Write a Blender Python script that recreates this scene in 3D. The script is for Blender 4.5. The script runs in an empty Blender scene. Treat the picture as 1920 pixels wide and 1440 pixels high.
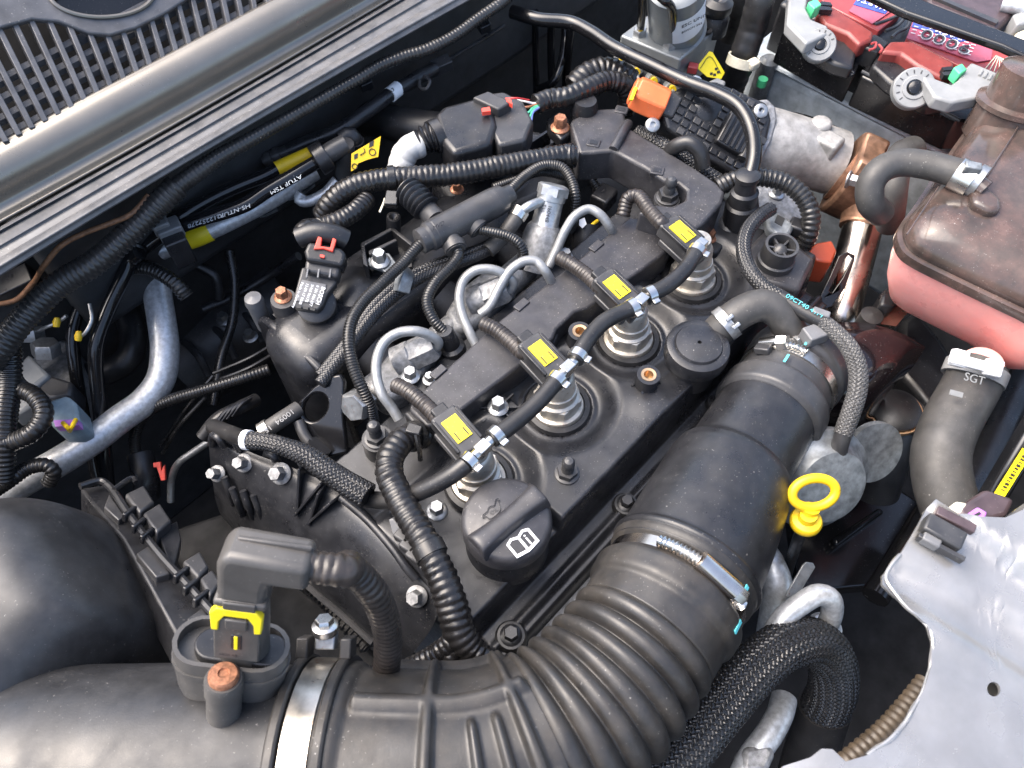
import bpy, bmesh, math, random
import numpy as np
from mathutils import Vector

scene = bpy.context.scene
COL = scene.collection
random.seed(7); rng = np.random.default_rng(7)

# ---------------------------------------------------------------- camera
FPX = 1442.0                                   # focal length in photo pixels (1920 wide)
CAM = np.array([-0.1578384, -0.1784467, 0.5195603])
M = np.array([[0.68583278, -0.72773804, 0.00554483],      # world -> camera (right, down, forward)
              [-0.61754316, -0.58598076, -0.52465893],
              [0.38506343, 0.35640412, -0.85129446]])
cd = bpy.data.cameras.new('camera'); cam = bpy.data.objects.new('camera', cd); COL.objects.link(cam)
cd.sensor_width = 36.0; cd.lens = FPX / 1920 * 36.0
cd.clip_start = 0.01; cd.clip_end = 200
from mathutils import Matrix
cam.matrix_world = Matrix(((M[0][0], -M[1][0], -M[2][0], CAM[0]),
                           (M[0][1], -M[1][1], -M[2][1], CAM[1]),
                           (M[0][2], -M[1][2], -M[2][2], CAM[2]), (0, 0, 0, 1)))
cd.dof.use_dof = True; cd.dof.focus_distance = 0.60; cd.dof.aperture_fstop = 14.0
scene.camera = cam

# ---------------------------------------------------------------- sky and sun
SUN_EL, SUN_AZ = math.radians(58), math.radians(120)      # azimuth measured from +X towards +Y
w = bpy.data.worlds.new('World'); scene.world = w; w.use_nodes = True
nt = w.node_tree; bg = nt.nodes['Background']
sky = nt.nodes.new('ShaderNodeTexSky'); sky.sky_type = 'NISHITA'; sky.sun_disc = False
sky.sun_elevation = SUN_EL; sky.sun_rotation = math.pi / 2 - SUN_AZ
sky.air_density = 1.0; sky.dust_density = 5.0; sky.ozone_density = 0.8
nt.links.new(sky.outputs[0], bg.inputs[0]); bg.inputs[1].default_value = 0.15
sd = bpy.data.lights.new('sun', 'SUN'); sun = bpy.data.objects.new('sun', sd); COL.objects.link(sun)
sd.energy = 1.5; sd.angle = math.radians(60); sd.color = (1.0, 0.95, 0.90)
sv = Vector((math.cos(SUN_EL) * math.cos(SUN_AZ), math.cos(SUN_EL) * math.sin(SUN_AZ), math.sin(SUN_EL)))
sun.rotation_euler = sv.to_track_quat('Z', 'Y').to_euler(); sun.location = (0, 0.5, 3)
vs = scene.view_settings; vs.view_transform = 'Standard'; vs.look = 'None'; vs.gamma = 1; vs.use_curve_mapping = False
vs.exposure = 1.75

# ---------------------------------------------------------------- maths helpers
EX, EY, EZ = np.eye(3)
def nrm(a): a = np.asarray(a, float); return a / np.linalg.norm(a)
def ray(u, v): return M.T @ np.array([(u - 960) / FPX, (v - 720) / FPX, 1.0])
def P(u, v, z):
    r = ray(u, v); return CAM + r * ((z - CAM[2]) / r[2])
def PL(u, v, p0, n):
    r = ray(u, v); n = np.asarray(n, float); return CAM + r * (np.dot(np.asarray(p0) - CAM, n) / np.dot(r, n))
def mpx(n, p): return n * float(M[2] @ (np.asarray(p) - CAM)) / FPX
def fr(n, ang=0.0):
    """frame whose z axis is n and whose x axis runs along image direction ang (degrees, down positive)"""
    n = nrm(n); a = math.radians(ang); d = math.cos(a) * M[0] + math.sin(a) * M[1]
    x = nrm(d - n * (d @ n)); return np.array([x, np.cross(n, x), n])
def axis_frame(n):
    n = nrm(n); t = EX if abs(n[0]) < .8 else EY
    x = nrm(np.cross(t, n)); return np.array([x, np.cross(n, x), n])
def spline(pts, step, vals=None, closed=False):
    p = np.asarray(pts, float); n = len(p)
    if n == 2: p = np.array([p[0], (p[0] + p[1]) / 2, p[1]]); vals = None if vals is None else [vals[0], (vals[0] + vals[1]) / 2, vals[1]]; n = 3
    k = np.linalg.norm(np.diff(p, axis=0), axis=1) ** .5; k = np.maximum(k, 1e-6)
    t = np.concatenate([[0], np.cumsum(k)])
    out, tv = [], []
    pe = np.vstack([2 * p[0] - p[1], p, 2 * p[-1] - p[-2]]); te = np.concatenate([[t[0] - k[0]], t, [t[-1] + k[-1]]])
    for i in range(n - 1):
        p0, p1, p2, p3 = pe[i:i + 4]; t0, t1, t2, t3 = te[i:i + 4]
        m = 24; tt = np.linspace(t1, t2, m, endpoint=(i == n - 2))[:, None]
        A1 = (t1 - tt) / (t1 - t0) * p0 + (tt - t0) / (t1 - t0) * p1
        A2 = (t2 - tt) / (t2 - t1) * p1 + (tt - t1) / (t2 - t1) * p2
        A3 = (t3 - tt) / (t3 - t2) * p2 + (tt - t2) / (t3 - t2) * p3
        B1 = (t2 - tt) / (t2 - t0) * A1 + (tt - t0) / (t2 - t0) * A2
        B2 = (t3 - tt) / (t3 - t1) * A2 + (tt - t1) / (t3 - t1) * A3
        out.append((t2 - tt) / (t2 - t1) * B1 + (tt - t1) / (t2 - t1) * B2); tv.append(i + (tt[:, 0] - t1) / (t2 - t1))
    q = np.vstack(out); tv = np.concatenate(tv)
    s = np.concatenate([[0], np.cumsum(np.linalg.norm(np.diff(q, axis=0), axis=1))])
    N = max(3, int(s[-1] / step) + 1); ss = np.linspace(0, s[-1], N)
    r = np.stack([np.interp(ss, s, q[:, j]) for j in range(3)], 1)
    tvs = np.interp(ss, s, tv)
    v = None if vals is None else np.interp(tvs, np.arange(n), vals)
    return r, ss, v, tvs
def smooth(a, b, x): t = np.clip((x - a) / (b - a), 0, 1); return t * t * (3 - 2 * t)

# ---------------------------------------------------------------- scene objects
def root_loc(o):
    while o.parent: o = o.parent
    return np.array(o.location)
def thing(name, label, cat, at, group=None):
    o = bpy.data.objects.new(name, None); o.empty_display_size = .01; COL.objects.link(o)
    o.location = [float(c) for c in at]; o['label'] = label; o['category'] = cat
    if group: o['group'] = group
    return o
def mesh(name, verts, faces, mat, parent=None, tag=None, smooth_deg=40, bevel=0, seg=2, kind=None, label=None, uv=None):
    verts = np.asarray(verts, float)
    if parent is not None: off = root_loc(parent)
    else:
        off = verts.mean(0).copy(); off[2] = verts[:, 2].min()
    me = bpy.data.meshes.new(name)
    me.from_pydata((verts - off).tolist(), [], [list(map(int, f)) for f in faces]); 
    bm = bmesh.new(); bm.from_mesh(me); bmesh.ops.recalc_face_normals(bm, faces=bm.faces); bm.to_mesh(me); bm.free()
    me.polygons.foreach_set('use_smooth', [True] * len(me.polygons))
    if smooth_deg < 180: me.set_sharp_from_angle(angle=math.radians(smooth_deg))
    me.materials.append(mat)
    o = bpy.data.objects.new(name, me); COL.objects.link(o)
    if parent is not None: o.parent = parent
    else: o.location = [float(c) for c in off]
    if tag:
        o['label'], o['category'] = tag[0], tag[1]
        if len(tag) > 2: o['group'] = tag[2]
    if kind: o['kind'] = kind
    if label: o['label'] = label
    if bevel:
        b = o.modifiers.new('bevel', 'BEVEL'); b.width = bevel; b.segments = seg; b.limit_method = 'ANGLE'; b.angle_limit = math.radians(35)
    return o
def join(*vf):
    V, F, n = [], [], 0
    for v, f in vf:
        v = np.asarray(v, float); V.append(v); F += [[i + n for i in q] for q in f]; n += len(v)
    return np.vstack(V), F

# ---------------------------------------------------------------- shapes: each returns (verts, faces)
def s_tube(pts, r, seg=16, step=None, vals=None, disp=None, cap=True, up=EZ):
    rr = np.atleast_1d(np.asarray(r, float)); r0 = rr.mean()
    if rr.size > 1 and vals is None: vals = rr
    q, s, v, tv = spline(pts, step or max(.0012, r0 * .45), vals)
    N = len(q); T = np.gradient(q, axis=0); T /= np.linalg.norm(T, axis=1)[:, None]
    a = up - T[0] * (up @ T[0])
    if np.linalg.norm(a) < 1e-3: a = EX - T[0] * T[0][0]
    A = np.zeros((N, 3)); A[0] = nrm(a)
    for i in range(1, N):
        b = A[i - 1] - T[i] * (A[i - 1] @ T[i]); A[i] = b / np.linalg.norm(b)
    B = np.cross(T, A); th = np.arange(seg) / seg * 2 * math.pi
    R = np.repeat((v if v is not None else np.full(N, r0))[:, None], seg, 1)
    if disp is not None: R = R + disp(s[:, None], th[None, :], R)
    V = q[:, None] + R[..., None] * (np.cos(th)[None, :, None] * A[:, None] + np.sin(th)[None, :, None] * B[:, None])
    V = V.reshape(-1, 3); i = np.arange(N - 1)[:, None] * seg; j = np.arange(seg)[None, :]; k = (j + 1) % seg
    F = np.stack([i + j, i + k, i + seg + k, i + seg + j], -1).reshape(-1, 4).tolist()
    if cap:
        F.append(list(range(seg))[::-1]); F.append([(N - 1) * seg + c for c in range(seg)])
    return V, F
def d_corr(pitch, amp):
    def f(s, th, R):
        ph = (s / pitch) % 1.0; w_ = smooth(.08, .3, ph) * (1 - smooth(.62, .86, ph)); return R * amp * (w_ - .6) + 0 * th
    return f
def d_tape(pitch, amp, seed=1):
    g = np.random.default_rng(seed); a = g.uniform(0, 6.28, 12); kk = g.uniform(60, 420, 12); mm = g.integers(1, 5, 12)
    def f(s, th, R):
        lo = sum(np.sin(kk[i] * s + mm[i] * th + a[i]) for i in range(12)) / 12
        ph = (s / pitch + .12 * lo) % 1.0
        c = smooth(0, .25, ph) * (1 - smooth(.55, .95, ph))
        sp = (s / (pitch * 3.4) + th / 6.2832) % 1.0                      # spiral lap of the tape
        return R * (amp * (c - .5) * (.55 + .9 * np.abs(lo) * 2) + .05 * lo + .035 * (sp - .5) * (np.abs(np.sin(7 * s / pitch * .3)) > .2))
    return f
def d_braid(n, pitch, amp, flat=0.0):
    def f(s, th, R):
        a = th * n / 6.2832 + s / pitch; b = th * n / 6.2832 - s / pitch
        over = (np.floor(a) + np.floor(b)) % 2
        ha = np.sin(math.pi * (a % 1)) ** .6; hb = np.sin(math.pi * (b % 1)) ** .6
        h = np.where(over > 0, ha, hb)
        return R * (amp * (h - .6) + flat * np.cos(2 * th))
    return f
def s_conduit(pts, r, pitch=None, amp=.11, seg=14): pitch = pitch or r * .55; return s_tube(pts, r, seg, pitch / 5, disp=d_corr(pitch, amp))
def s_taped(pts, r, pitch=None, amp=.1, seg=20, seed=1): pitch = pitch or r * .5; return s_tube(pts, r, seg, pitch / 5, disp=d_tape(pitch, amp, seed))
def s_braid(pts, r, n=11, amp=.13, pitch=None, flat=0.0):
    r0 = float(np.mean(r)); pitch = pitch or r0 * 6.2832 / n * .9
    return s_tube(pts, r, n * 8, pitch / 6, disp=d_braid(n, pitch, amp, flat))
def s_lathe(prof, o, ax, seg=32, a0=0, a1=360, fx=None):
    A = axis_frame(ax) if fx is None else fx; prof = np.asarray(prof, float); n = len(prof)
    full = abs(a1 - a0) >= 359.9; m = seg if full else seg + 1
    th = np.radians(a0 + (a1 - a0) * np.arange(m) / seg)
    V = np.asarray(o) + prof[:, 0][:, None, None] * (np.cos(th)[None, :, None] * A[0] + np.sin(th)[None, :, None] * A[1]) + prof[:, 1][:, None, None] * A[2]
    V = V.reshape(-1, 3); F = []
    for i in range(n - 1):
        for j in range(m if full else m - 1):
            k = (j + 1) % m; F.append([i * m + j, i * m + k, (i + 1) * m + k, (i + 1) * m + j])
    if full:
        if prof[0][0] > 1e-6: F.append(list(range(m))[::-1])
        if prof[-1][0] > 1e-6: F.append([(n - 1) * m + j for j in range(m)])
    return V, F
def s_box(c, dims, A=None):
    A = np.eye(3) if A is None else np.asarray(A); h = np.asarray(dims, float) / 2
    V = [np.asarray(c) + sx * h[0] * A[0] + sy * h[1] * A[1] + sz * h[2] * A[2] for sz in (-1, 1) for sy in (-1, 1) for sx in (-1, 1)]
    return np.array(V), [[0, 1, 3, 2], [4, 6, 7, 5], [0, 4, 5, 1], [2, 3, 7, 6], [0, 2, 6, 4], [1, 5, 7, 3]]
def wbox(x0, x1, y0, y1, z0, z1): return s_box(((x0 + x1) / 2, (y0 + y1) / 2, (z0 + z1) / 2), (x1 - x0, y1 - y0, z1 - z0))
def s_prism(poly, depth, n=EZ):
    top = np.asarray(poly, float); bot = top - np.asarray(n) * depth; m = len(top)
    F = [list(range(m)), [m + i for i in range(m)][::-1]] + [[i, m + i, m + (i + 1) % m, (i + 1) % m] for i in range(m)]
    return np.vstack([top, bot]), F
def pp(px, z, depth, n=EZ): return s_prism([P(u, v, z) for u, v in px], depth, n)
def ppl(px, p0, n, depth): n = nrm(n); return s_prism([PL(u, v, p0, n) for u, v in px], depth, n)
def s_plate(outer, holes, depth, n):
    """flat plate with real holes: outer / holes are lists of coplanar points"""
    bm = bmesh.new(); es = []
    for loop in [outer] + holes:
        vs_ = [bm.verts.new([float(c) for c in p]) for p in loop]
        es += [bm.edges.new((vs_[i], vs_[(i + 1) % len(vs_)])) for i in range(len(vs_))]
    bmesh.ops.triangle_fill(bm, use_beauty=True, edges=es, normal=[float(c) for c in n])
    g = bmesh.ops.extrude_face_region(bm, geom=list(bm.faces))
    for v in g['geom']:
        if isinstance(v, bmesh.types.BMVert): v.co -= Vector([float(c) * depth for c in n])
    bm.verts.index_update(); V = np.array([v.co[:] for v in bm.verts]); F = [[v.index for v in f.verts] for f in bm.faces]; bm.free()
    return V, F
def ell(c, ax, ay, n=24): return [np.asarray(c) + math.cos(2 * math.pi * i / n) * np.asarray(ax) + math.sin(2 * math.pi * i / n) * np.asarray(ay) for i in range(n)]
def cr(a, n):
    """Catmull-Rom resample of rows a (m,...) to n rows"""
    a = np.asarray(a, float); m = len(a); e = np.concatenate([[2 * a[0] - a[1]], a, [2 * a[-1] - a[-2]]]); out = []
    for t in np.linspace(0, m - 1, n):
        i = min(int(t), m - 2); f = t - i; p0, p1, p2, p3 = e[i:i + 4]
        out.append(.5 * (2 * p1 + (p2 - p0) * f + (2 * p0 - 5 * p1 + 4 * p2 - p3) * f * f + (3 * p1 - p0 - 3 * p2 + p3) * f ** 3))
    return np.array(out)
def s_patch(rows, nu=40, nv=40, closed=False):
    g = np.array([[P(*q) if isinstance(q, tuple) else q for q in r] for r in rows], float)
    g = cr(g, nu); g = np.swapaxes(cr(np.swapaxes(g, 0, 1), nv), 0, 1)
    V = g.reshape(-1, 3); F = [[i * nv + j, i * nv + j + 1, (i + 1) * nv + j + 1, (i + 1) * nv + j] for i in range(nu - 1) for j in range(nv - 1)]
    return V, F
def s_hex(o, ax, r, h, rot=0.0, chamfer=True):
    A = axis_frame(ax); V = []
    rings = [(r, 0), (r, h * .82), (r * .86, h)] if chamfer else [(r, 0), (r, h)]
    for rr_, hh in rings:
        for i in range(6):
            t = rot + i * math.pi / 3; V.append(np.asarray(o) + rr_ * (math.cos(t) * A[0] + math.sin(t) * A[1]) + hh * A[2])
    F = [[5, 4, 3, 2, 1, 0]]
    for k in range(len(rings) - 1): F += [[k * 6 + i, k * 6 + (i + 1) % 6, (k + 1) * 6 + (i + 1) % 6, (k + 1) * 6 + i] for i in range(6)]
    F.append([(len(rings) - 1) * 6 + i for i in range(6)]); return np.array(V), F
def s_bolt(o, r, ax=EZ, h=None, rot=.3):
    """flanged hex bolt head seated at o; r = flange radius"""
    h = h or r * .95; o = np.asarray(o)
    return join(s_lathe([(0, 0), (r, 0), (r, r * .12), (r * .72, r * .32), (0, r * .32)], o, ax, 24), s_hex(o + nrm(ax) * r * .28, ax, r * .68, h, rot))
def bolt(u, v, z, rpx, mat, parent, ax=EZ, name='bolt', h=None):
    p = P(u, v, z); return mesh(name, *s_bolt(p, mpx(rpx, p), ax, h, random.uniform(0, 1)), mat, parent)
def s_ring(o, ax, r, wdt, th):
    return s_lathe([(r, -wdt / 2), (r + th, -wdt / 2), (r + th, wdt / 2), (r, wdt / 2), (r, -wdt / 2)], o, ax, 40)
def lettering(txt, o, xd, yd, size, mat, parent, name='lettering', align='LEFT', spacing=1.0):
    cu = bpy.data.curves.new('t', 'FONT'); cu.body = txt; cu.size = 1; cu.align_x = align; cu.extrude = .02; cu.space_character = spacing; cu.resolution_u = 3
    ob = bpy.data.objects.new('t', cu); me = bpy.data.meshes.new_from_object(ob)
    V = np.array([v.co[:] for v in me.vertices]); F = [list(p.vertices) for p in me.polygons]
    bpy.data.objects.remove(ob); bpy.data.meshes.remove(me); bpy.data.curves.remove(cu)
    if not len(V): return None
    xd, yd = nrm(xd), nrm(yd); n = np.cross(xd, yd)
    W_ = np.asarray(o) + size * (V[:, :1] * xd + V[:, 1:2] * yd + V[:, 2:] * n)
    return mesh(name, W_, F, mat, parent, smooth_deg=30)
def W(*q): return [P(*a) for a in q]

# ---------------------------------------------------------------- materials
MATS = {}
def mat(name, col, rough=.5, metal=0., var=.25, vscale=70, dust=0., dcol=(.30, .27, .23), speck=0., bump=0., bscale=600, coat=0., sss=0., spec=.5, rust=0., trans=0., alpha=1.0, rvar=.12):
    m = bpy.data.materials.new(name); m.use_nodes = True; n = m.node_tree.nodes; l = m.node_tree.links
    b = n['Principled BSDF']; b.inputs['Metallic'].default_value = metal; b.inputs['Specular IOR Level'].default_value = spec
    tc = n.new('ShaderNodeTexCoord'); geo = n.new('ShaderNodeNewGeometry')
    def noise(sc, det=6, rg=.6):
        t = n.new('ShaderNodeTexNoise'); t.inputs['Scale'].default_value = sc; t.inputs['Detail'].default_value = det; t.inputs['Roughness'].default_value = rg
        l.new(tc.outputs['Object'], t.inputs['Vector']); return t.outputs['Fac']
    def mr(x, a, b_, c, d):
        t = n.new('ShaderNodeMapRange'); t.inputs[1].default_value = a; t.inputs[2].default_value = b_; t.inputs[3].default_value = c; t.inputs[4].default_value = d
        l.new(x, t.inputs[0]); return t.outputs[0]
    def mix(fac, a, b_):
        t = n.new('ShaderNodeMix'); t.data_type = 'RGBA'; l.new(fac, t.inputs[0])
        for s_, x in ((6, a), (7, b_)):
            if isinstance(x, tuple): t.inputs[s_].default_value = (*x, 1)
            else: l.new(x, t.inputs[s_])
        return t.outputs[2]
    lo = tuple(c * (1 - var) for c in col); hi = tuple(min(1, c * (1 + var)) for c in col)
    c = mix(mr(noise(vscale), .35, .65, 0, 1), lo, hi)
    rg = mr(noise(vscale * .6, 5), .3, .7, max(.03, rough - rvar), min(1, rough + rvar)); 
    if rust: c = mix(mr(noise(vscale * 2.2, 8, .7), .62 - rust * .3, .72 - rust * .2, 0, 1), c, (.30, .115, .045))
    if dust:
        d = mr(noise(45, 8, .72), .42, .78, 0, dust); c = mix(d, c, dcol)
        t = n.new('ShaderNodeMath'); t.operation = 'MAXIMUM'; l.new(rg, t.inputs[0]); l.new(mr(d, 0, .5, 0, .75), t.inputs[1]); rg = t.outputs[0]
    if speck:
        sfac = mr(noise(620, 3, .6), .665 - speck * .03, .73 - speck * .03, 0, .55)
        mm = n.new('ShaderNodeMath'); mm.operation = 'MULTIPLY'; l.new(sfac, mm.inputs[0]); l.new(mr(noise(22, 4, .6), .40, .66, .06, 1), mm.inputs[1]); c = mix(mm.outputs[0], c, (.42, .40, .37))
    l.new(c, b.inputs['Base Color']); l.new(rg, b.inputs['Roughness'])
    if bump:
        bp = n.new('ShaderNodeBump'); bp.inputs['Strength'].default_value = bump; bp.inputs['Distance'].default_value = .0006; l.new(noise(bscale, 4), bp.inputs['Height']); l.new(bp.outputs[0], b.inputs['Normal'])
    if coat: b.inputs['Coat Weight'].default_value = coat; b.inputs['Coat Roughness'].default_value = .08
    if sss: b.inputs['Subsurface Weight'].default_value = sss; b.inputs['Subsurface Scale'].default_value = .02; b.inputs['Subsurface Radius'].default_value = (1, .35, .3)
    if trans: b.inputs['Transmission Weight'].default_value = trans
    MATS[name] = m; return m
black = mat('black_plastic', (.0125, .0127, .0145), .36, dust=.07, dcol=(.13, .13, .13), speck=.35, bump=.12, bscale=1500, rvar=.16)
cover_m = mat('dusty_cover_plastic', (.0135, .0141, .0168), .35, dust=.11, dcol=(.14, .142, .15), speck=.6, bump=.15, bscale=1300, rvar=.17)
strip_m = mat('matte_cover_plastic', (.026, .0255, .029), .44, dust=.14, dcol=(.17, .165, .16), speck=.9, bump=.15, bscale=1600, rvar=.15)
rubber = mat('black_rubber', (.013, .013, .014), .42, dust=.05, speck=.3, bump=.1)
grub = mat('grey_rubber', (.038, .037, .036), .55, dust=.08, speck=.3, bump=.1)
bellow_m = mat('dusty_rubber', (.022, .0212, .0208), .46, dust=.26, dcol=(.105, .085, .062), speck=.15, bump=.1, rvar=.16)
cond = mat('conduit_plastic', (.0115, .0115, .012), .29, speck=.3, dust=.06)
tape = mat('cloth_tape', (.0105, .010, .0102), .30, dust=.12, dcol=(.06, .05, .045), bump=.25, bscale=500)
browntape = mat('dusty_tape', (.022, .0185, .017), .36, dust=.25, dcol=(.11, .09, .075), bump=.25, bscale=500)
gloss   = mat('gloss_black', (.008, .008, .009), .16, var=.1, rvar=.05, speck=.2)
glossduct = mat('polished_black_duct', (.009, .006, .007), .10, var=.1, rvar=.04, speck=.5)
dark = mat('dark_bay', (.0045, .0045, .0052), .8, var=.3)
wallm = mat('firewall_mat', (.028, .029, .031), .55, dust=.14, dcol=(.08, .075, .07), bump=.3, bscale=260)
braid_m = mat('braided_sleeve', (.016, .016, .017), .27, var=.3, speck=.1)
braid_g = mat('grey_braided_sleeve', (.060, .059, .058), .34, var=.35, vscale=400)
steel = mat('bright_steel', (.60, .585, .555), .27, 1.0, var=.1)
injm = mat('injector_steel', (.47, .44, .385), .42, .7, var=.15, vscale=140, rust=.10)
zinc = mat('zinc_plate', (.38, .39, .395), .42, .85, var=.18, vscale=200, speck=.2, bump=.1, rust=.06)
pipe_z = mat('coated_fuel_pipe', (.26, .265, .265), .42, .5, var=.12, vscale=260, speck=.2)
alum = mat('cast_aluminium', (.24, .242, .245), .55, .5, var=.3, vscale=240, speck=.3, bump=.5, bscale=900)
acpipe = mat('aluminium_pipe', (.50, .515, .53), .42, .55, var=.22, vscale=260, speck=.6)
galv = mat('galvanised_steel', (.20, .215, .225), .48, .55, var=.35, vscale=120, speck=.3)
rusty = mat('rusty_bolt', (.30, .135, .075), .5, .45, var=.4, vscale=500)
copper = mat('browned_flange', (.27, .155, .10), .45, .7, var=.3, vscale=120)
chrome = mat('polished_exhaust', (.56, .50, .45), .22, 1.0, var=.15, vscale=60)
paint = mat('dusty_grey_panel', (.30, .298, .295), .25, .6, var=.12, vscale=30, speck=.3, dust=.3, dcol=(.26, .245, .22), rvar=.12)
cowl_m = mat('metallic_grey_cowl', (.215, .198, .172), .30, .65, var=.06, dust=.12, dcol=(.25, .21, .16), speck=.5, vscale=30, rvar=.05)
trim_m = mat('weather_strip', (.085, .086, .09), .40, var=.2, speck=.9, dust=.2)
grille_m = mat('cowl_grille_plastic', (.075, .076, .082), .42, var=.25, speck=.8, dust=.2, dcol=(.2, .195, .19))
yellow = mat('yellow_plastic', (.70, .46, .012), .42, var=.08, speck=.3)
ylabel = mat('yellow_label', (.74, .60, .015), .45, var=.06, speck=.2)
red     = mat('red_clip', (.72, .07, .045), .35, var=.1)
orange = mat('orange_plastic', (.70, .145, .045), .40, var=.08, speck=.1)
orange_d = mat('dark_orange_plastic', (.32, .05, .018), .42, var=.1)
white   = mat('white_print', (.75, .76, .77), .5, var=.04)
wtape = mat('white_tape', (.42, .42, .41), .5, var=.15, bump=.4, bscale=300)
lgrey = mat('light_grey_plastic', (.215, .22, .22), .38, var=.1, speck=.3)
mgrey = mat('mid_grey_plastic', (.13, .132, .137), .45, var=.12, speck=.3)
dgrey = mat('dark_grey_plastic', (.032, .0325, .035), .39, var=.15, speck=.5, dust=.08)
mafgrey = mat('sensor_grey_plastic', (.062, .059, .056), .42, var=.12, speck=.4, dust=.10, dcol=(.13, .11, .09))
brass = mat('brass_insert', (.50, .34, .20), .38, .85, var=.2)
redcov = mat('red_battery_cover', (.185, .032, .027), .45, var=.15, speck=.3)
redtop = mat('red_battery_top', (.30, .045, .045), .36, var=.12)
bluem   = mat('blue_print', (.05, .08, .30), .45, var=.1)
pinkm = mat('pink_print', (.40, .085, .13), .45, var=.1)
green   = mat('green_tab', (.08, .55, .23), .45)
coolant = mat('pink_coolant_tank', (.96, .40, .36), .32, var=.06, sss=.45, speck=.2)
smoky = mat('smoked_tank_plastic', (.058, .045, .040), .16, var=.4, vscale=18, speck=.3, dust=.34, dcol=(.24, .125, .10), rvar=.08)
plum = mat('plum_plastic', (.055, .038, .042), .40, speck=.3)
cream   = mat('cream_plastic', (.60, .56, .44), .5)
whalum = mat('pale_cast_aluminium', (.30, .295, .285), .55, .35, var=.25, vscale=90, speck=.2, bump=.5, bscale=700)
traym = mat('zinc_grey_tray', (.40, .45, .48), .48, .15, var=.25, vscale=60, speck=.2)
cond_d = mat('dusty_conduit', (.022, .0215, .021), .31, speck=.3, dust=.12, dcol=(.09, .085, .08))
barm    = mat('glossy_black_bar', (.0085, .0085, .0095), .24, speck=.5, rvar=.08)
printm  = mat('faded_white_print', (.34, .37, .40), .5)
airm = mat('dusty_air_box', (.022, .0222, .0235), .40, dust=.14, dcol=(.12, .115, .11), speck=.25, bump=.12, bscale=1500, rvar=.14)
strapm  = mat('stained_steel_strap', (.50, .465, .41), .36, 1.0, var=.2, vscale=90, rust=.14)
abs_g   = mat('grey_motor_paint', (.20, .215, .22), .36, .35, var=.08, speck=.2)
tan = mat('tan_corrugated_plastic', (.062, .046, .03), .5, var=.25)
purple  = mat('purple_plastic', (.42, .16, .55), .45)
blueg   = mat('blue_grey_plastic', (.22, .29, .33), .45)
cyan    = mat('cyan_paint_mark', (.10, .50, .55), .5)
brownc  = mat('rusty_brown_cable', (.16, .075, .035), .65, var=.4, vscale=300, bump=.4)
inkm    = mat('black_ink', (.02, .02, .02), .6)
wire_c  = {k: mat('wire_' + k, c, .4) for k, c in dict(red=(.6, .04, .04), white=(.6, .6, .6), green=(.08, .4, .25), brown=(.3, .12, .06), blue=(.15, .2, .5)).items()}
redblk  = mat('wine_plastic', (.05, .012, .014), .25)

# ================================================================ the bay itself
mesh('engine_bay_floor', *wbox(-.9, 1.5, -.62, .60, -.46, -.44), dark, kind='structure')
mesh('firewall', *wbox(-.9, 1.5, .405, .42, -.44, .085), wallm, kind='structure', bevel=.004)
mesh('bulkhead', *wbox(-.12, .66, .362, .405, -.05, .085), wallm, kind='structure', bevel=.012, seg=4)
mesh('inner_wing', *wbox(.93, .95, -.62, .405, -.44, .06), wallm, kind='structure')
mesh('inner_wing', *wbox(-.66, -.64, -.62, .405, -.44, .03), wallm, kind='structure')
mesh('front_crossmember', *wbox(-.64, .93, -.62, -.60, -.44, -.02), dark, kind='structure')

# ================================================================ cowl panel, weather strip and slatted grille
def feat(us_vs, t):                       # point on a pixel curve (quadratic through the samples), t = pixel u
    u_, v_ = np.array(us_vs, float).T; return np.polyval(np.polyfit(u_, v_, 2), t)
L_top = [(0, 267), (250, 137), (500, 7)]
L_grv = [(0, 423), (250, 283), (500, 140), (700, 22)]
L_lip = [(0, 517), (250, 370), (450, 243), (898, -8)]
stations = np.linspace(-160, 1000, 30)
def cowl_curve(a, z):
    return [a(u) + (z,) for u in stations]
def between(La, Lb, t): return lambda u: (u, feat(La, u) * (1 - t) + feat(Lb, u) * t)
prof = [(L_top, L_grv, -.06, .118), (L_top, L_grv, -.015, .134), (L_top, L_grv, .02, .136), (L_top, L_grv, .15, .134), (L_top, L_grv, .35, .128), (L_top, L_grv, .55, .119),
        (L_top, L_grv, .72, .108), (L_top, L_grv, .86, .1035), (L_top, L_grv, .96, .103), (L_top, L_grv, 1.0, .094)]
rows = [[P(*between(a, b, t)(u), z) for u in stations] for a, b, t, z in prof]
cowl = thing('windscreen_cowl', 'long rounded dark grey cowl running above the firewall below the windscreen', 'cowl', (-.05, .37, .09))
g = np.array(rows); V, F = s_patch([list(r) for r in g], 48, 60)
mesh('cowl_skin', V, F, cowl_m, cowl, smooth_deg=180)
prof2 = [(.02, .096), (.03, .1045), (.10, .1055), (.13, .1015), (.17, .103), (.40, .1035), (.43, .1015), (.64, .1005), (.67, .1035), (.80, .1035), (.86, .101), (.99, .098), (1.0, .085), (.97, .06)]
rows2 = [[P(*between(L_grv, L_lip, t)(u), z) for u in stations] for t, z in prof2]
V = np.array(rows2).reshape(-1, 3); m_ = len(stations); F = [[i * m_ + j, i * m_ + j + 1, (i + 1) * m_ + j + 1, (i + 1) * m_ + j] for i in range(len(prof2) - 1) for j in range(m_ - 1)]
mesh('weather_strip', V, F, trim_m, cowl, smooth_deg=50, bevel=.0008)

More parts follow.
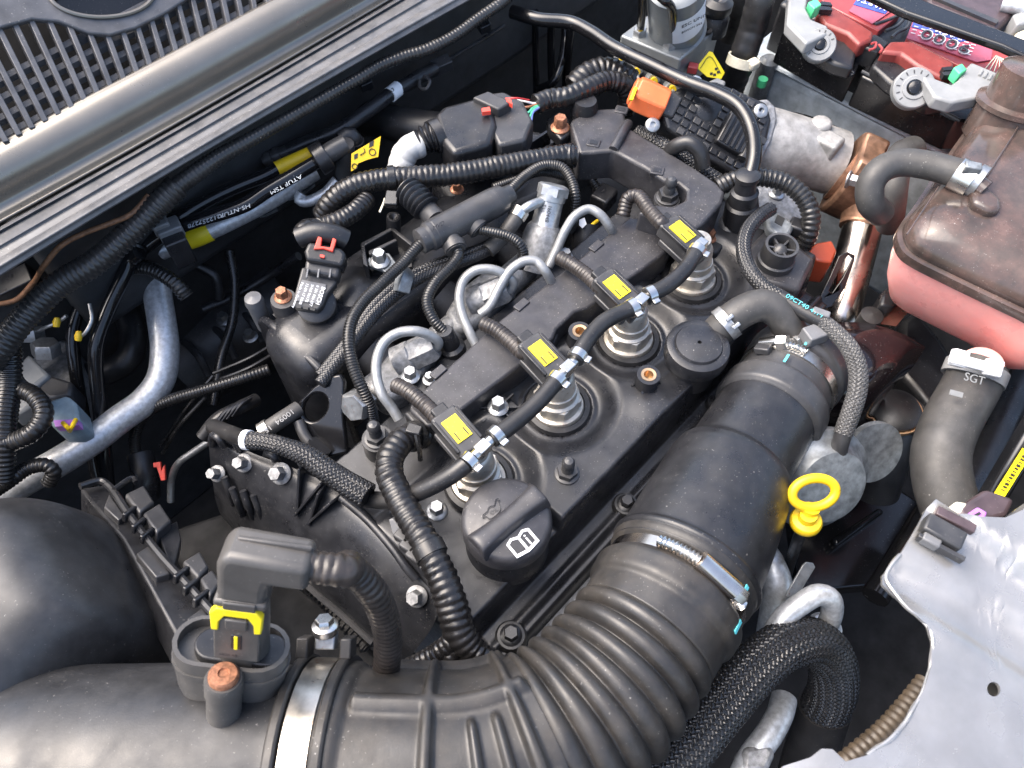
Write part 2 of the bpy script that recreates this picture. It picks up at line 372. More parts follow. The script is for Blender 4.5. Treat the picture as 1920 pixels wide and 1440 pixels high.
GP0 = P(250, 137, .134); GN = nrm((0.05, -.62, .78))
grille = thing('cowl_grille', 'dusty grey slatted air grille with round recess at the windscreen base', 'grille', GP0 + np.array([0, .05, -.01]))
arc = [(-260, 150), (-120, 95), (0, 52), (60, 36), (110, 40), (165, 62), (205, 66), (255, 52), (310, 25), (345, 2), (400, -40), (520, -130)]
solid = arc + [(520, -260), (-260, -260)]
hole = [(190 + 98 * math.cos(t), -14 + 46 * math.sin(t)) for t in np.linspace(0, 2 * math.pi, 28, endpoint=False)]
G = lambda u, v, d=0.: PL(u, v, GP0 + GN * d, GN)
mesh('grille_panel', *s_plate([G(u, v, .004) for u, v in solid], [[G(u, v, .004) for u, v in hole]], .006, GN), grille_m, grille, bevel=.0015, seg=3)
rimc = np.array([G(u, v, .005) for u, v in hole]); 
mesh('recess_rim', *s_tube(list(rimc) + [rimc[0]], .0016, 8, cap=False), cowl_m, grille)
inn = [G(190 + (u - 190) * 1.03, -14 + (v + 14) * 1.03, -.008) for u, v in hole]
mesh('recess_floor', *s_prism(inn, .003, GN), gloss, grille)
def arc_v(u): a = sorted(arc); return np.interp(u, [p[0] for p in a], [p[1] for p in a])
for k in range(-9, 22):                    # each slat leans from the panel down to the trim edge
    ub = 12 + k * 24.6
    vb = feat(L_top, ub) + 6
    lean = .60 - .0008 * max(0, ub)
    ut = ub
    for _ in range(12): ut = ub - lean * (vb - arc_v(ut))
    a, b = G(ut, arc_v(ut) - 10, 0), G(ub, vb, 0); d = nrm(b - a)
    s_ = np.cross(GN, d); mesh('slat', *s_box((a + b) / 2 - GN * .0035, (np.linalg.norm(b - a), .0040, .010), np.array([d, s_, GN])), grille_m, grille, bevel=.0006)
for t in (.20, .45, .70, .95):
    pts = [G(u, feat(L_top, u) - 150 * (1 - t) - 4 * t, -.005) for u in np.linspace(-160, 480, 9)]
    mesh('cross_bar', *s_tube([q_ - GN * .006 for q_ in pts], .0042, 6), grille_m, grille)
tray = [G(-260, 480, -.05), G(520, -20, -.05), G(520, -260, -.05), G(-260, -200, -.05)]
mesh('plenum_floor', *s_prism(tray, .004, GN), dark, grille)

# ================================================================ engine block and valve cover
mesh('engine_block', *join(wbox(-.085, .37, -.118, .11, -.40, -.062), wbox(-.07, .35, -.165, -.118, -.30, -.068)), alum, tag=('rough grey cast aluminium engine block below the valve cover', 'engine block'), bevel=.006, seg=3)
for x0 in (-.02, .06, .14): pass
INJ = [(i * .088, 0.0) for i in range(4)]
def cover_h(x, y):
    r = np.min([np.hypot(x - a, y - b) for a, b in INJ], axis=0)
    z = -.003 + .012 * smooth(.030, .050, r)
    z = z + .0008 * np.exp(-((r - .0285) / .0020) ** 2)                         # collar round each well
    z = np.where(r < .026, -.006, z)
    low = (1 - smooth(.012, .017, x)) * (1 - smooth(-.028, -.020, y) * 0)
    z = z * (1 - low) + np.minimum(z, -.008) * low                              # lower deck by the filler
    z = np.where(y > .030, z - .004 * smooth(.03, .04, y), z)
    ripple = .0035 * np.exp(-((x - .132) / .018) ** 2 - ((y + .055) / .02) ** 2)
    z = z + ripple
    f = smooth(-.0735, -.0665, y); z = z * f + (-.036) * (1 - f)
    rail = np.exp(-(((y + .0865) / .0032) ** 4)); z = z + rail * .0055 * (1 - f)
    f2 = smooth(-.0985, -.0955, y); z = z * f2 + (-.066) * (1 - f2)
    e = smooth(-.081, -.074, x) * (1 - smooth(.352, .359, x)) * (1 - smooth(.094, .102, y)); z = z * e + (-.066) * (1 - e)
    return z
xs = np.arange(-.084, .3625, .0016); ys = np.arange(-.108, .1045, .0014)
X, Y = np.meshgrid(xs, ys, indexing='ij'); Z = cover_h(X, Y)
V = np.stack([X, Y, Z], -1).reshape(-1, 3); ny = len(ys)
ii, jj = np.meshgrid(np.arange(len(xs) - 1), np.arange(ny - 1), indexing='ij'); b0 = (ii * ny + jj).ravel()
F = np.stack([b0, b0 + ny, b0 + ny + 1, b0 + 1], 1).tolist()
vc = thing('valve_cover', 'long dusty black plastic valve cover carrying the four injectors', 'engine cover', (.13, 0, -.062))
mesh('cover_body', V, F, cover_m, vc, smooth_deg=180)
for (u, v, rp) in ((958, 1195, 30), (1172, 950, 25), (1342, 760, 20)):           # flange bolts on rubber grommets
    p = P(u, v, -.036); r = mpx(rp, p)
    gm = mesh('grommet', *s_lathe([(0, -.03), (r, -.03), (r, .003), (r * .86, .006), (r * .5, .0065), (0, .0065)], p, EZ, 28), rubber, vc)
    mesh('bolt', *s_bolt(p + EZ * .0055, r * .70, EZ, r * .62), black, gm)
for (u, v) in ((1217, 700), (1088, 618)):                                        # bosses with brass inserts
    top = P(u, v, .026); r = mpx(22, top); b0_ = top - EZ * .026
    bo = mesh('boss', *s_lathe([(r * 1.15, -.004), (r * 1.1, 0), (r, .018), (r, .024), (r * .66, .024), (r * .66, .014), (0, .014)], b0_, EZ, 26), cover_m, vc)
    mesh('threaded_insert', *s_lathe([(r * .66, .016), (r * .66, .0245), (r * .42, .0243), (r * .40, .012), (0, .012)], b0_, EZ, 22), brass, bo)
    for a in ((20, 140, 200, 265, 320) if u > 1200 else (200, 250)):
        d = np.array([math.cos(math.radians(a)), math.sin(math.radians(a)), 0]); nn = np.cross(d, EZ) * .0008; q0 = b0_ + d * r * .8
        mesh('rib', *s_prism([q0 + EZ * .016 + nn, q0 + d * .014 - EZ * .002 + nn, q0 - EZ * .004 + nn], .0016, nn / .0008), cover_m, bo)
def ball_stud(u, v, z, rpx, parent, base=.0):
    p = P(u, v, z); r = mpx(rpx, p)
    A = join(s_lathe([(0, 0), (r * 1.12, 0), (r * 1.12, r * .2), (r, r * .25), (0, r * .3)], p, EZ, 22), s_hex(p + EZ * r * .22, EZ, r * .95, r * .7, .4, False),
             s_lathe([(r * .6, 0), (r * .56, r * .5), (r * .45, r * .75), (r * .60, r * 1.05), (r * .58, r * 1.4), (r * .38, r * 1.72), (0, r * 1.82)], p + EZ * r * .9, EZ, 20))
    return mesh('ball_stud', *A, dgrey, parent)
ball_stud(1063, 888, .009, 21, vc)
# PCV housing (round cap) and its socket
p = P(1308, 652, .030); r = mpx(61, p)
pc = mesh('breather_cap', *s_lathe([(r * .80, -.036), (r * .80, -.012), (r * .97, -.011), (r, -.006), (r, -.001), (r * .96, .003), (r * .80, .0045), (r * .74, .0042), (r * .70, .0062), (r * .35, .0075), (.0016, .0076), (.0016, .004), (0, .004)], p, EZ, 48), cover_m, vc)
mesh('breather_port', *s_tube([p + np.array([.012, -.004, -.012]), P(1350, 612, .026), P(1378, 592, .030)], .0095, 18), cover_m, pc)
# knob plate at the far end
pl = mesh('sensor_plate', *pp([(1395, 470), (1440, 425), (1468, 432), (1530, 486), (1500, 545), (1430, 528)], .016, .02), strip_m, vc, bevel=.004)
p = P(1452, 492, .016); r = mpx(31, p)
kn = mesh('ring_knob', *s_lathe([(r * 1.12, 0), (r * 1.12, .006), (r, .007), (r * .98, .022), (r * .82, .022), (r * .80, .008), (0, .008)], p, EZ, 36), dgrey, pl)
mesh('knob_button', *s_lathe([(r * .42, .008), (r * .42, .017), (r * .2, .0205), (0, .021)], p, EZ, 20), dgrey, kn)
for a in (0, 60, 120):
    d = np.array([math.cos(math.radians(a)), math.sin(math.radians(a)), 0]); mesh('spoke', *s_box(p + EZ * .016, (r * 1.7, .0016, .004), np.array([d, np.cross(EZ, d), EZ])), dgrey, kn)
# bolts around the cover edge
br = mesh('web_bracket', *pp([(888, 752), (928, 722), (975, 760), (972, 775), (928, 806), (918, 800)], .004, .012), cover_m, vc, bevel=.002)
for a in range(0, 360, 45):
    c = P(934, 766, .0065); d = np.array([math.cos(math.radians(a)), math.sin(math.radians(a)), 0]); mesh('rib', *s_box(c + d * .0115, (.011, .0012, .004), np.array([d, np.cross(EZ, d), EZ])), cover_m, br)
bolt(934, 764, .009, 20, zinc, br)
bolt(820, 958, -.008, 20, zinc, vc)
b2 = mesh('corner_bracket', *pp([(1318, 432), (1340, 395), (1392, 408), (1385, 432), (1345, 474), (1322, 470)], .006, .012), cover_m, vc, bevel=.002)
bolt(1329, 446, .006, 15, rusty, b2); bolt(1369, 421, .008, 22, dgrey, b2)

# ================================================================ oil filler cap
OC = P(950, 972, .036); R = mpx(87, OC)
oil = thing('oil_filler_cap', 'round black oil filler cap with moulded grip bar and white manual symbol', 'oil cap', OC - EZ * .045)
mesh('filler_neck', *s_lathe([(R * .98, -.050), (R * .92, -.035), (R * .80, -.028), (R * .78, -.012), (0, -.012)], OC, EZ, 48), cover_m, oil)
mesh('cap_body', *s_lathe([(R * .93, -.017), (R * .99, -.015), (R, -.008), (R * .985, -.003), (R * .94, .0005), (R * .86, .002), (0, .003)], OC, EZ, 64), strip_m, oil)
gd = nrm(P(1010, 932, .04) - P(893, 1028, .04)); gs = np.cross(EZ, gd); ctr = (P(1012, 930, .040) + P(895, 1026, .040)) / 2; hl = R * .93
mesh('grip_bar', *join(*[(lambda V_, F_: (V_, F_))(*s_patch([[ctr + gd * a * hl + gs * wd * (.0095 - .002 * (1 - a * a)) + EZ * (zz if abs(a) < .99 else zz * .3) for wd, zz in ((1.35, -.006), (.95, .0035), (.45, .0075), (-.45, .0078), (-.8, .005), (-1.05, -.006))] for a in (-1, -.92, -.5, 0, .5, .92, 1)], 30, 18))]), strip_m, oil)
ex_ = nrm(P(1001, 988, .04) - P(957, 1022, .04)); ey_ = np.cross(EZ, ex_)
def icon(pts, o, sc): return [o + ex_ * a * sc + ey_ * b_ * sc + EZ * .0006 for a, b_ in pts]
io = P(980, 1018, .0385); sc = mpx(27, io)
bk = [(-1, -.62), (0, -.78), (1, -.62), (1, .55), (.92, .62), (.5, .78), (0, .58), (-.5, .78), (-.92, .62), (-1, .55)]
left = [(-.82, -.42), (-.09, -.56), (-.09, .42), (-.5, .58), (-.82, .45)]; right = [(-a, b_) for a, b_ in left][::-1]
mesh('manual_symbol', *s_plate(icon(bk, io, sc), [icon(left, io, sc), icon(right, io, sc)], .0006, EZ), white, oil)
lettering('i', io + ex_ * sc * .28 - ey_ * sc * .42 + EZ * .0004, ex_, ey_, sc * 1.25, white, oil, 'manual_symbol')
oo = P(925, 958, .0395); so = mpx(24, oo)
can = [(-1, .02), (-.95, .2), (-.35, .28), (-.2, .42), (.1, .44), (.3, .3), (.72, .62), (.95, .55), (.98, .42), (.8, .38), (.45, -.3), (-.65, -.34), (-.72, 0), (-1, .02)]
mesh('oil_can_symbol', *s_tube([oo + ex_ * a * so + ey_ * b_ * so for a, b_ in can], .00028, 6), black, oil)
lettering('OIL', oo - ex_ * so * .35 - ey_ * so * .16, ex_, ey_, so * .45, black, oil, 'oil_can_symbol')

# ================================================================ injectors, connectors, return hose
names = ['beside the oil filler cap', 'next to the web bracket bolt', 'next to the brass boss by the duct cover', 'at the end by the copper coloured bolt']
ax = nrm((.02, .10, 1))
tops = [(905, 845), (1062, 712), (1195, 578), (1305, 478)]
for k, (x, y) in enumerate(INJ):
    o = np.array([x, y, -.006])
    t = thing('fuel_injector', f'shiny stepped steel fuel injector {names[k]}', 'injector', o, 'fuel injectors along the valve cover')
    mesh('seal_ring', *s_lathe([(.0245, 0), (.0265, .003), (.025, .006), (.0212, .0065), (.0212, .002)], o, EZ, 40), rubber, t)
    mesh('injector_body', *s_lathe([(0, .001), (.0205, .001), (.0210, .0045), (.0200, .0065), (.0172, .0072), (.0172, .019), (.0150, .0205), (.0150, .027)], o, ax, 40), injm, t)
    mesh('hex_collar', *s_hex(o + ax * .0095, ax, .0192, .0085, .5, False), injm, t, bevel=.0008)
    mesh('injector_head', *s_lathe([(.0150, .0265), (.0138, .0275), (.0132, .040), (.0120, .043), (.0108, .044), (.0100, .051), (0, .052)], o, ax, 30), injm, t)
boxes = [(858, 806, 29), (1019, 664, 28), (1158, 540, 27), (1281, 436, 26)]
blab = ['on the injector beside the oil filler cap', 'on the second injector from the oil cap', 'on the third injector from the oil cap', 'on the injector farthest from the oil cap']
leads = [[(742, 722, .03), (768, 735, .036), (800, 762, .04), (826, 786, .043)], [(905, 606, .034), (930, 618, .036), (962, 644, .04), (985, 662, .043)],
         [(1048, 483, .034), (1072, 496, .036), (1105, 520, .042), (1128, 540, .044)], [(1168, 405, .036), (1178, 372, .046), (1196, 368, .05), (1218, 395, .05), (1242, 420, .05)]]
for k, (u, v, s_) in enumerate(boxes):
    c = P(u, v, .052); sc = mpx(1, c)
    t = thing('injector_connector', f'black wiring connector with yellow top label {blab[k]}', 'connector', c - EZ * .018, 'injector wiring connectors')
    A = np.array([nrm((-.12, -1, -.10)), nrm((1, -.12, 0)), EZ]); A[2] = np.cross(A[0], A[1]); A[1] = np.cross(A[2], A[0])
    L, Wd, H = .036, .0205, .014
    mesh('housing', *s_box(c - A[2] * H / 2, (L, Wd, H), A), dgrey, t, bevel=.0018)
    mesh('skirt', *s_box(c - A[2] * (H + .002) + A[0] * .004, (L * .9, Wd * 1.14, .006), A), dgrey, t, bevel=.001)
    mesh('latch_rail', *s_box(c - A[2] * .001 + A[1] * Wd * .47, (L * .8, .0025, .004), A), black, t, bevel=.0006)
    mesh('latch_rail', *s_box(c - A[2] * .001 - A[1] * Wd * .47, (L * .8, .0025, .004), A), black, t, bevel=.0006)
    lb = mesh('yellow_label', *s_box(c + A[2] * .0004 - A[0] * .001, (L * .54, Wd * .60, .0012), A), ylabel, t)
    for d_ in (-.18, .18): mesh('label_mark', *s_box(c + A[2] * .0012 + A[0] * L * .12 + A[1] * Wd * d_, (L * .20, .0009, .0004), A), inkm, lb)
    mesh('latch', *s_box(c - A[0] * L * .56 - A[2] * .004, (.008, Wd * .55, .006), A), black, t, bevel=.001)
    pts = W(*leads[k]); pts.append(c - A[0] * L * .5 - A[2] * .007)
    mesh('lead', *s_taped(pts, [.0062] * 2 + [.0056] * (len(pts) - 2) if False else .0058, .0034, .13, 18, k + 3), browntape, t)
    mesh('plug_neck', *s_box(c + A[0] * L * .5 - A[2] * .011, (.014, Wd * .62, .012), A), dgrey, t, bevel=.002)
# return hose : lengths of rubber hose, T pieces and spring clips
rh = thing('fuel_return_hose', 'black rubber return hose linking the injector tops with silver clips', 'hose', P(1050, 700, .04))
segs = [[(690, 936, .0), (735, 938, .012), (800, 916, .034), (850, 888, .046), (888, 858, .052)], [(922, 824, .054), (965, 792, .053), (1010, 752, .053), (1050, 706, .054)],
        [(1078, 676, .054), (1100, 640, .055), (1132, 604, .055), (1192, 574, .054)], [(1212, 556, .054), (1250, 536, .055), (1282, 508, .055), (1310, 466, .054)]]
for q in segs:
    pts = W(*q); mesh('hose_length', *s_tube(pts, .0063, 18), rubber, rh)
cl = [(880, 866, 888, 858), (930, 817, 922, 824), (1044, 713, 1050, 706), (1083, 668, 1078, 676), (1186, 577, 1192, 574), (1219, 553, 1212, 556), (1306, 472, 1310, 466)]
for (a, b, c2, d2) in cl:
    p = P(a, b, .0535); dr = nrm(P(c2, d2, .0535) - p)
    c_ = mesh('hose_clip', *s_ring(p, dr, .0064, .0062, .0009), steel, rh)
    A = axis_frame(dr); side = nrm(np.cross(dr, EZ)); side = side if side @ M[1] > 0 else -side
    mesh('clip_ear', *s_box(p + side * .0084 + EZ * .0015, (.0058, .004, .003), np.array([dr, side, np.cross(dr, side)])), steel, c_, bevel=.0006)
for k in range(4):
    a, b = [((888, 858), (922, 824)), ((1050, 706), (1078, 676)), ((1192, 574), (1212, 556)), ((1310, 466), (1316, 455))][k]
    mesh('tee_piece', *join(s_tube(W((*a, .0535), (*b, .0535)), .0042, 14), s_tube([(P(*a, .0535) + P(*b, .0535)) / 2, np.array([INJ[k][0], 0, .044]) + ax * 0], .004, 14), s_box((P(*a, .055) + P(*b, .055)) / 2, (.010, .008, .009))), steel, rh, bevel=.0006)

# ================================================================ intake: air box, air flow meter, ribbed hose, duct
airbox = thing('air_filter_box', 'large smooth black air filter box lid in the front corner', 'air box', P(40, 1250, -.08))
bnd = np.array([P(*q)[:2] for q in ((-420, 960, .01), (-150, 935, .018), (0, 922, .020), (70, 910, .020), (130, 916, .016), (200, 956, .010), (254, 1034, .0), (304, 1112, -.008), (338, 1172, -.012), (318, 1236, -.01), (236, 1292, .0), (196, 1350, .0), (172, 1420, .0), (160, 1530, .0), (140, 1800, .0), (-420, 1800, .0))])
gx = np.arange(bnd[:, 0].min() - .004, bnd[:, 0].max() + .004, .0018); gy = np.arange(bnd[:, 1].min() - .004, bnd[:, 1].max() + .004, .0018)
GX, GY = np.meshgrid(gx, gy, indexing='ij'); dist = np.full(GX.shape, 9.0); ins = np.zeros(GX.shape, bool)
for k in range(len(bnd)):
    (x1, y1), (x2, y2) = bnd[k], bnd[(k + 1) % len(bnd)]; L2 = (x2 - x1) ** 2 + (y2 - y1) ** 2
    t_ = np.clip(((GX - x1) * (x2 - x1) + (GY - y1) * (y2 - y1)) / L2, 0, 1); dist = np.minimum(dist, np.hypot(GX - x1 - t_ * (x2 - x1), GY - y1 - t_ * (y2 - y1)))
    cr_ = ((y1 > GY) != (y2 > GY)) & (GX < (x2 - x1) * (GY - y1) / (y2 - y1 + 1e-12) + x1); ins ^= cr_
for _ in range(6): dist[1:-1, 1:-1] = (dist[1:-1, 1:-1] + dist[:-2, 1:-1] + dist[2:, 1:-1] + dist[1:-1, :-2] + dist[1:-1, 2:]) / 5
tt_ = np.clip(np.where(ins, dist, 0) / .070, 0, 1); GZ = -.07 + .150 * (1 - (1 - tt_) ** 3.2) ** (1 / 2.0)
for _ in range(30): GZ[1:-1, 1:-1] = (GZ[1:-1, 1:-1] + GZ[:-2, 1:-1] + GZ[2:, 1:-1] + GZ[1:-1, :-2] + GZ[1:-1, 2:]) / 5
GZ = GZ + (GX - GX.mean()) * -.03
m_ = len(gy); ids = np.where(ins[:-1, :-1] | ins[1:, :-1] | ins[:-1, 1:] | ins[1:, 1:]); b_ = ids[0] * m_ + ids[1]
mesh('lid', np.stack([GX, GY, GZ], -1).reshape(-1, 3), np.stack([b_, b_ + m_, b_ + m_ + 1, b_ + 1], 1).tolist(), airm, airbox, smooth_deg=180)
# lower half of the filter box with hinge lugs and clips
fb = thing('filter_box_base', 'black ribbed filter box base with hinge lugs behind the air box lid', 'air box', P(300, 1010, -.12))
hn = nrm((.55, .25, .80)); h0 = P(290, 990, -.004)
H = lambda u, v, d=0.: PL(u, v, h0 + hn * d, hn)
mesh('rim_rail', *s_tube([H(150, 912), H(188, 902), H(205, 912), H(240, 962), H(300, 1040), H(350, 1095), H(400, 1150)], .0028, 8), black, fb)
mesh('base_wall', *s_prism([H(150, 915, -.008), H(200, 908, -.008), H(400, 1150, -.008), H(330, 1190, -.008), H(230, 1010, -.008)], .03, hn), black, fb, bevel=.002)
for (u, v) in ((243, 963), (260, 985), (276, 1004), (340, 1078), (358, 1100), (377, 1122)):
    d = nrm(H(u + 16, v - 12) - H(u - 16, v + 12)); mesh('hinge_lug', *s_box(H(u, v, .001), (.013, .0032, .007), np.array([d, np.cross(hn, d), hn])), black, fb, bevel=.0009)
for q in ([(234, 926), (270, 908), (290, 940), (262, 960)], [(268, 962), (300, 942), (322, 975), (294, 998)], [(342, 1052), (375, 1032), (392, 1062), (372, 1082)], [(374, 1084), (398, 1066), (415, 1090), (394, 1116)]):
    mesh('clip_pad', *s_prism([H(u, v, .004) for u, v in q], .016, hn), dgrey, fb, bevel=.0018)
for q in ([(255, 1038), (282, 1020), (320, 1075), (292, 1082)], [(195, 950), (205, 925), (235, 968), (222, 975)], [(350, 1160), (380, 1138), (395, 1160), (370, 1180)]):
    mesh('gusset', *s_prism([H(u, v, -.003) for u, v in q], .02, hn), blueg if False else dgrey, fb, bevel=.001)
mesh('tall_panel', *s_prism([H(u, v, -.004) for u, v in ((296, 996), (332, 976), (340, 1010), (328, 1060), (318, 1062))], .01, hn), black, fb, bevel=.001)
mesh('latch_bar', *s_tube([H(214, 918, .003), H(248, 897, .003), H(256, 905, .003)], .0022, 8), black, fb)

CTRL = [(40, 1452, .018, .060), (300, 1444, .018, .059), (470, 1436, .018, .057), (560, 1432, .019, .054), (610, 1432, .020, .054), (740, 1440, .021, .054), (900, 1432, .021, .0525), (1030, 1380, .021, .0512),
        (1122, 1304, .020, .050), (1205, 1198, .018, .0478), (1240, 1140, .016, .0482), (1270, 1088, .013, .0510), (1322, 986, .010, .0494), (1372, 882, .0060, .0456), (1377, 873, .0057, .0388), (1432, 786, .002, .0385), (1472, 722, -.002, .038), (1515, 655, -.012, .039)]
CP = np.array([P(*c[:3]) for c in CTRL]); CR = [c[3] for c in CTRL]
def run(i0, i1, n=40):
    q, s, v, tv = spline(CP, .002, CR); k = (tv >= i0) & (tv <= i1); q, v = q[k], v[k]
    idx = np.linspace(0, len(q) - 1, min(n, len(q))).astype(int); return q[idx], v[idx]
# air flow meter housing
mh = thing('air_flow_meter', 'black air flow meter pipe with grey sensor plug and yellow locking clip', 'sensor', P(420, 1400, -.04))
q, v = run(0, 3.55, 14); mesh('meter_pipe', *s_tube(q, v, 72, .003), airm, mh)
up = nrm(.80 * -M[1] + .60 * -M[2] + .218 * M[0]); fx = nrm(M[0] - up * (M[0] @ up)); fy = np.cross(up, fx); FA = np.array([fx, fy, up])
def stadium(c, rx, ry, n=10):
    a = rx - ry; pts = [c + fx * (a + ry * math.cos(t)) + fy * ry * math.sin(t) for t in np.linspace(-math.pi / 2, math.pi / 2, n)]
    return pts + [c + fx * (-a + ry * math.cos(t)) + fy * ry * math.sin(t) for t in np.linspace(math.pi / 2, 1.5 * math.pi, n)]
mc = P(435, 1206, .094); k_ = mpx(1, mc)
def bw(u, v, d=0.): return PL(u, v, mc + up * d, up)
def stack(levels):                     # loft of stadium rings
    V, F = [], []; m = 20
    for c, rx, ry in levels: V += stadium(c, rx, ry)
    for i in range(len(levels) - 1): F += [[i * m + j, i * m + (j + 1) % m, (i + 1) * m + (j + 1) % m, (i + 1) * m + j] for j in range(m)]
    F += [list(range(m))[::-1], [(len(levels) - 1) * m + j for j in range(m)]]; return np.array(V), F
ry0 = .0155
mesh('sensor_socket', *stack([(mc - up * .046, .026, .0125), (mc - up * .034, .0290, .0142), (mc - up * .012, .0305, ry0), (mc, .0305, ry0), (mc, .0280, .0132), (mc - up * .007, .0280, .0132), (mc - up * .007, .004, .004)]), mafgrey, mh, smooth_deg=50)
mesh('socket_band', *stack([(mc - up * .0135, .0311, .0162), (mc - up * .0118, .0314, .0164), (mc - up * .010, .0311, .0162)]), mafgrey, mh)
# screw pillar in front
sp = bw(428, 1240, .002) - fy * .008
pil = mesh('screw_pillar', *s_lathe([(.0062, -.075), (.0093, -.062), (.0090, -.015), (.0098, -.0145), (.0098, -.004), (.0090, -.002), (0, -.002)], sp, up, 26), mafgrey, mh)
mesh('screw', *s_lathe([(.0078, -.002), (.0078, .0002), (.0066, .0018), (.0030, .0020), (.0026, .0008), (0, .0008)], sp, up, 24), rusty, pil)
# sensor head
c0 = mc + fx * .0055 + up * .004
fx0_, fy0_ = fx, fy; fx, fy, up0_ = fx * .80, fy * .80, up; up = up * 1.28; FA = np.array([fx, fy, up])
mesh('sensor_flange', *stack([(c0 - up * .010, .031, .0125), (c0 - up * .004, .031, .0125)]), black, mh, bevel=.001)
mesh('sensor_body', *stack([(c0 - up * .008, .0185, .0135), (c0 + up * .004, .0175, .013), (c0 + up * .022, .0172, .0128), (c0 + up * .030, .0165, .012)]), mafgrey, mh, smooth_deg=50, bevel=.0008)
fpl = mesh('plug_front', *s_box(c0 + up * .013 - fy * .0128, (.029, .004, .027), FA), mafgrey, mh, bevel=.001)
mesh('slot', *s_box(c0 + up * .0125 - fy * .0149, (.0065, .0012, .009), FA), black, fpl, bevel=.0003)
mesh('yellow_tongue', *s_box(c0 + up * .0125 - fy * .0155, (.0024, .0014, .0085), FA), ylabel, fpl, bevel=.0003)
ycl = [(-.0155, .022), (-.0162, .030), (-.012, .0335), (.012, .0335), (.0162, .030), (.0155, .020), (.011, .0195), (.0105, .025), (.007, .029), (-.007, .029), (-.0105, .025), (-.011, .0195), (-.0155, .0195)]
mesh('yellow_locking_clip', *s_prism([c0 + fx * a + up * b - fy * .0158 for a, b in ycl], .005, -fy), ylabel, mh, bevel=.0007)
mesh('clip_button', *s_box(c0 + up * .0245 - fy * .0150, (.0135, .003, .006), FA), mafgrey, mh, bevel=.0007)
hc = c0 + up * .046
out = [(-.0130, -.011), (.0165, -.011), (.0170, -.002), (.0180, .0015), (.0415, .0015), (.0415, .0150), (-.005, .0165), (-.0105, .0145), (-.0130, .0095)]
mesh('elbow_shroud', *s_prism([hc + fx * a + up * b - fy * .0135 for a, b in out], .027, -fy), mafgrey, mh, bevel=.0042, seg=4)
mesh('shroud_rim', *s_box(hc - up * .0105 + fx * .0017 - fy * .0005, (.0320, .0285, .0040), FA), mafgrey, mh, bevel=.0016)
mesh('shroud_tab', *s_box(hc - up * .0105 + fx * .0017 - fy * .0150, (.020, .002, .0045), FA), mafgrey, mh, bevel=.0008)
mesh('shroud_seam', *s_box(hc + up * .0160 + fx * .018 + fy * .002, (.044, .003, .0025), FA), mafgrey, mh, bevel=.0008)
lettering('6R20 AB', c0 + up * .0022 - fx * .011 - fy * .0149, fx, up, .0026, dgrey, fpl, 'moulded_lettering')
fx, fy, up = fx0_, fy0_, up0_; FA = np.array([fx, fy, up])
# wiring of the meter
e0 = hc + fx * .031 + up * .0098
mesh('sensor_lead', *s_taped([e0, e0 + fx * .018 - fy * .0, P(652, 1062, .142), P(702, 1114, .116), P(726, 1184, .078), P(724, 1270, .028)], .0080, .0042, .07, 22, 11), browntape, mh)

# ribbed rubber hose
ih = thing('intake_hose', 'dusty black ribbed rubber intake hose bending into bellows with metal strap clamps', 'hose', P(1000, 1380, -.045))
q, v = run(3.45, 6.95, 26); s_end = np.linalg.norm(np.diff(q, axis=0), axis=1).sum()
def d_elbow(s, th, R):
    t = s / s_end
    ring = sum(np.exp(-((t - c) / .024) ** 6) for c in (.51, .91))
    ring2 = sum(np.exp(-((t - c) / .017) ** 6) for c in (.70, .81)) * smooth(.90, .94, np.cos(th - .10))
    ang = (np.degrees(th) + 720) % 360
    lon = sum(np.exp(-((((ang - c + 180) % 360) - 180) / 4.6) ** 6) for c in (30, 75, 120, 165, 330, 270)) * smooth(.19, .21, t) * (1 - smooth(.97, 1.0, t))
    cuff = np.exp(-((t - .085) / .095) ** 10); 
    return .0066 * np.clip(np.maximum(np.maximum(ring, lon), ring2 * .9), 0, 1) * smooth(.17, .2, t) + .0035 * cuff
mesh('elbow', *s_tube(q, v, 144, .0014, disp=d_elbow), bellow_m, ih, smooth_deg=180)
q, v = run(6.85, 9.15, 26); Lb = np.linalg.norm(np.diff(q, axis=0), axis=1).sum(); pb = Lb / 7.0
mesh('bellows', *s_tube(q, v, 96, .0009, disp=lambda s, th, R: -.0105 + .0120 * np.abs(np.sin(math.pi * s / pb)) ** .36 + 0 * th), bellow_m, ih, smooth_deg=180)
q, v = run(9.0, 11.3, 20); Lc = np.linalg.norm(np.diff(q, axis=0), axis=1).sum()
mesh('cuff', *s_tube(q, v, 96, .0010, disp=lambda s, th, R: .0035 * np.exp(-((s / Lc - .42) / .13) ** 6) - .003 * np.exp(-((s / Lc - .70) / .10) ** 6) + .001 * np.exp(-((s / Lc - .95) / .08) ** 4) + 0 * th), bellow_m, ih, smooth_deg=180)
def station(i):
    q, s, v, tv = spline(CP, .002, CR); k = min(max(int(np.argmin(abs(tv - i))), 1), len(q) - 2); return q[k], nrm(q[k + 1] - q[k - 1]), v[k]
c, t_, r = station(3.92)
st = mesh('strap_clamp', *s_ring(c, t_, r + .0036, .0155, .0012), strapm, ih)
for o_ in (-.0125, .0125): mesh('guard_ring', *s_ring(c + t_ * o_, t_, r + .0005, .0065, .0062), bellow_m, ih, bevel=.0015)
cc = PL(613, 1200, c, t_); side = nrm(np.cross(t_, nrm(cc - c)))
lug = mesh('clamp_lug', *s_box(cc + t_ * .0, (.012, .009, .010), np.array([t_, side, nrm(cc - c)])), zinc, ih, bevel=.001)
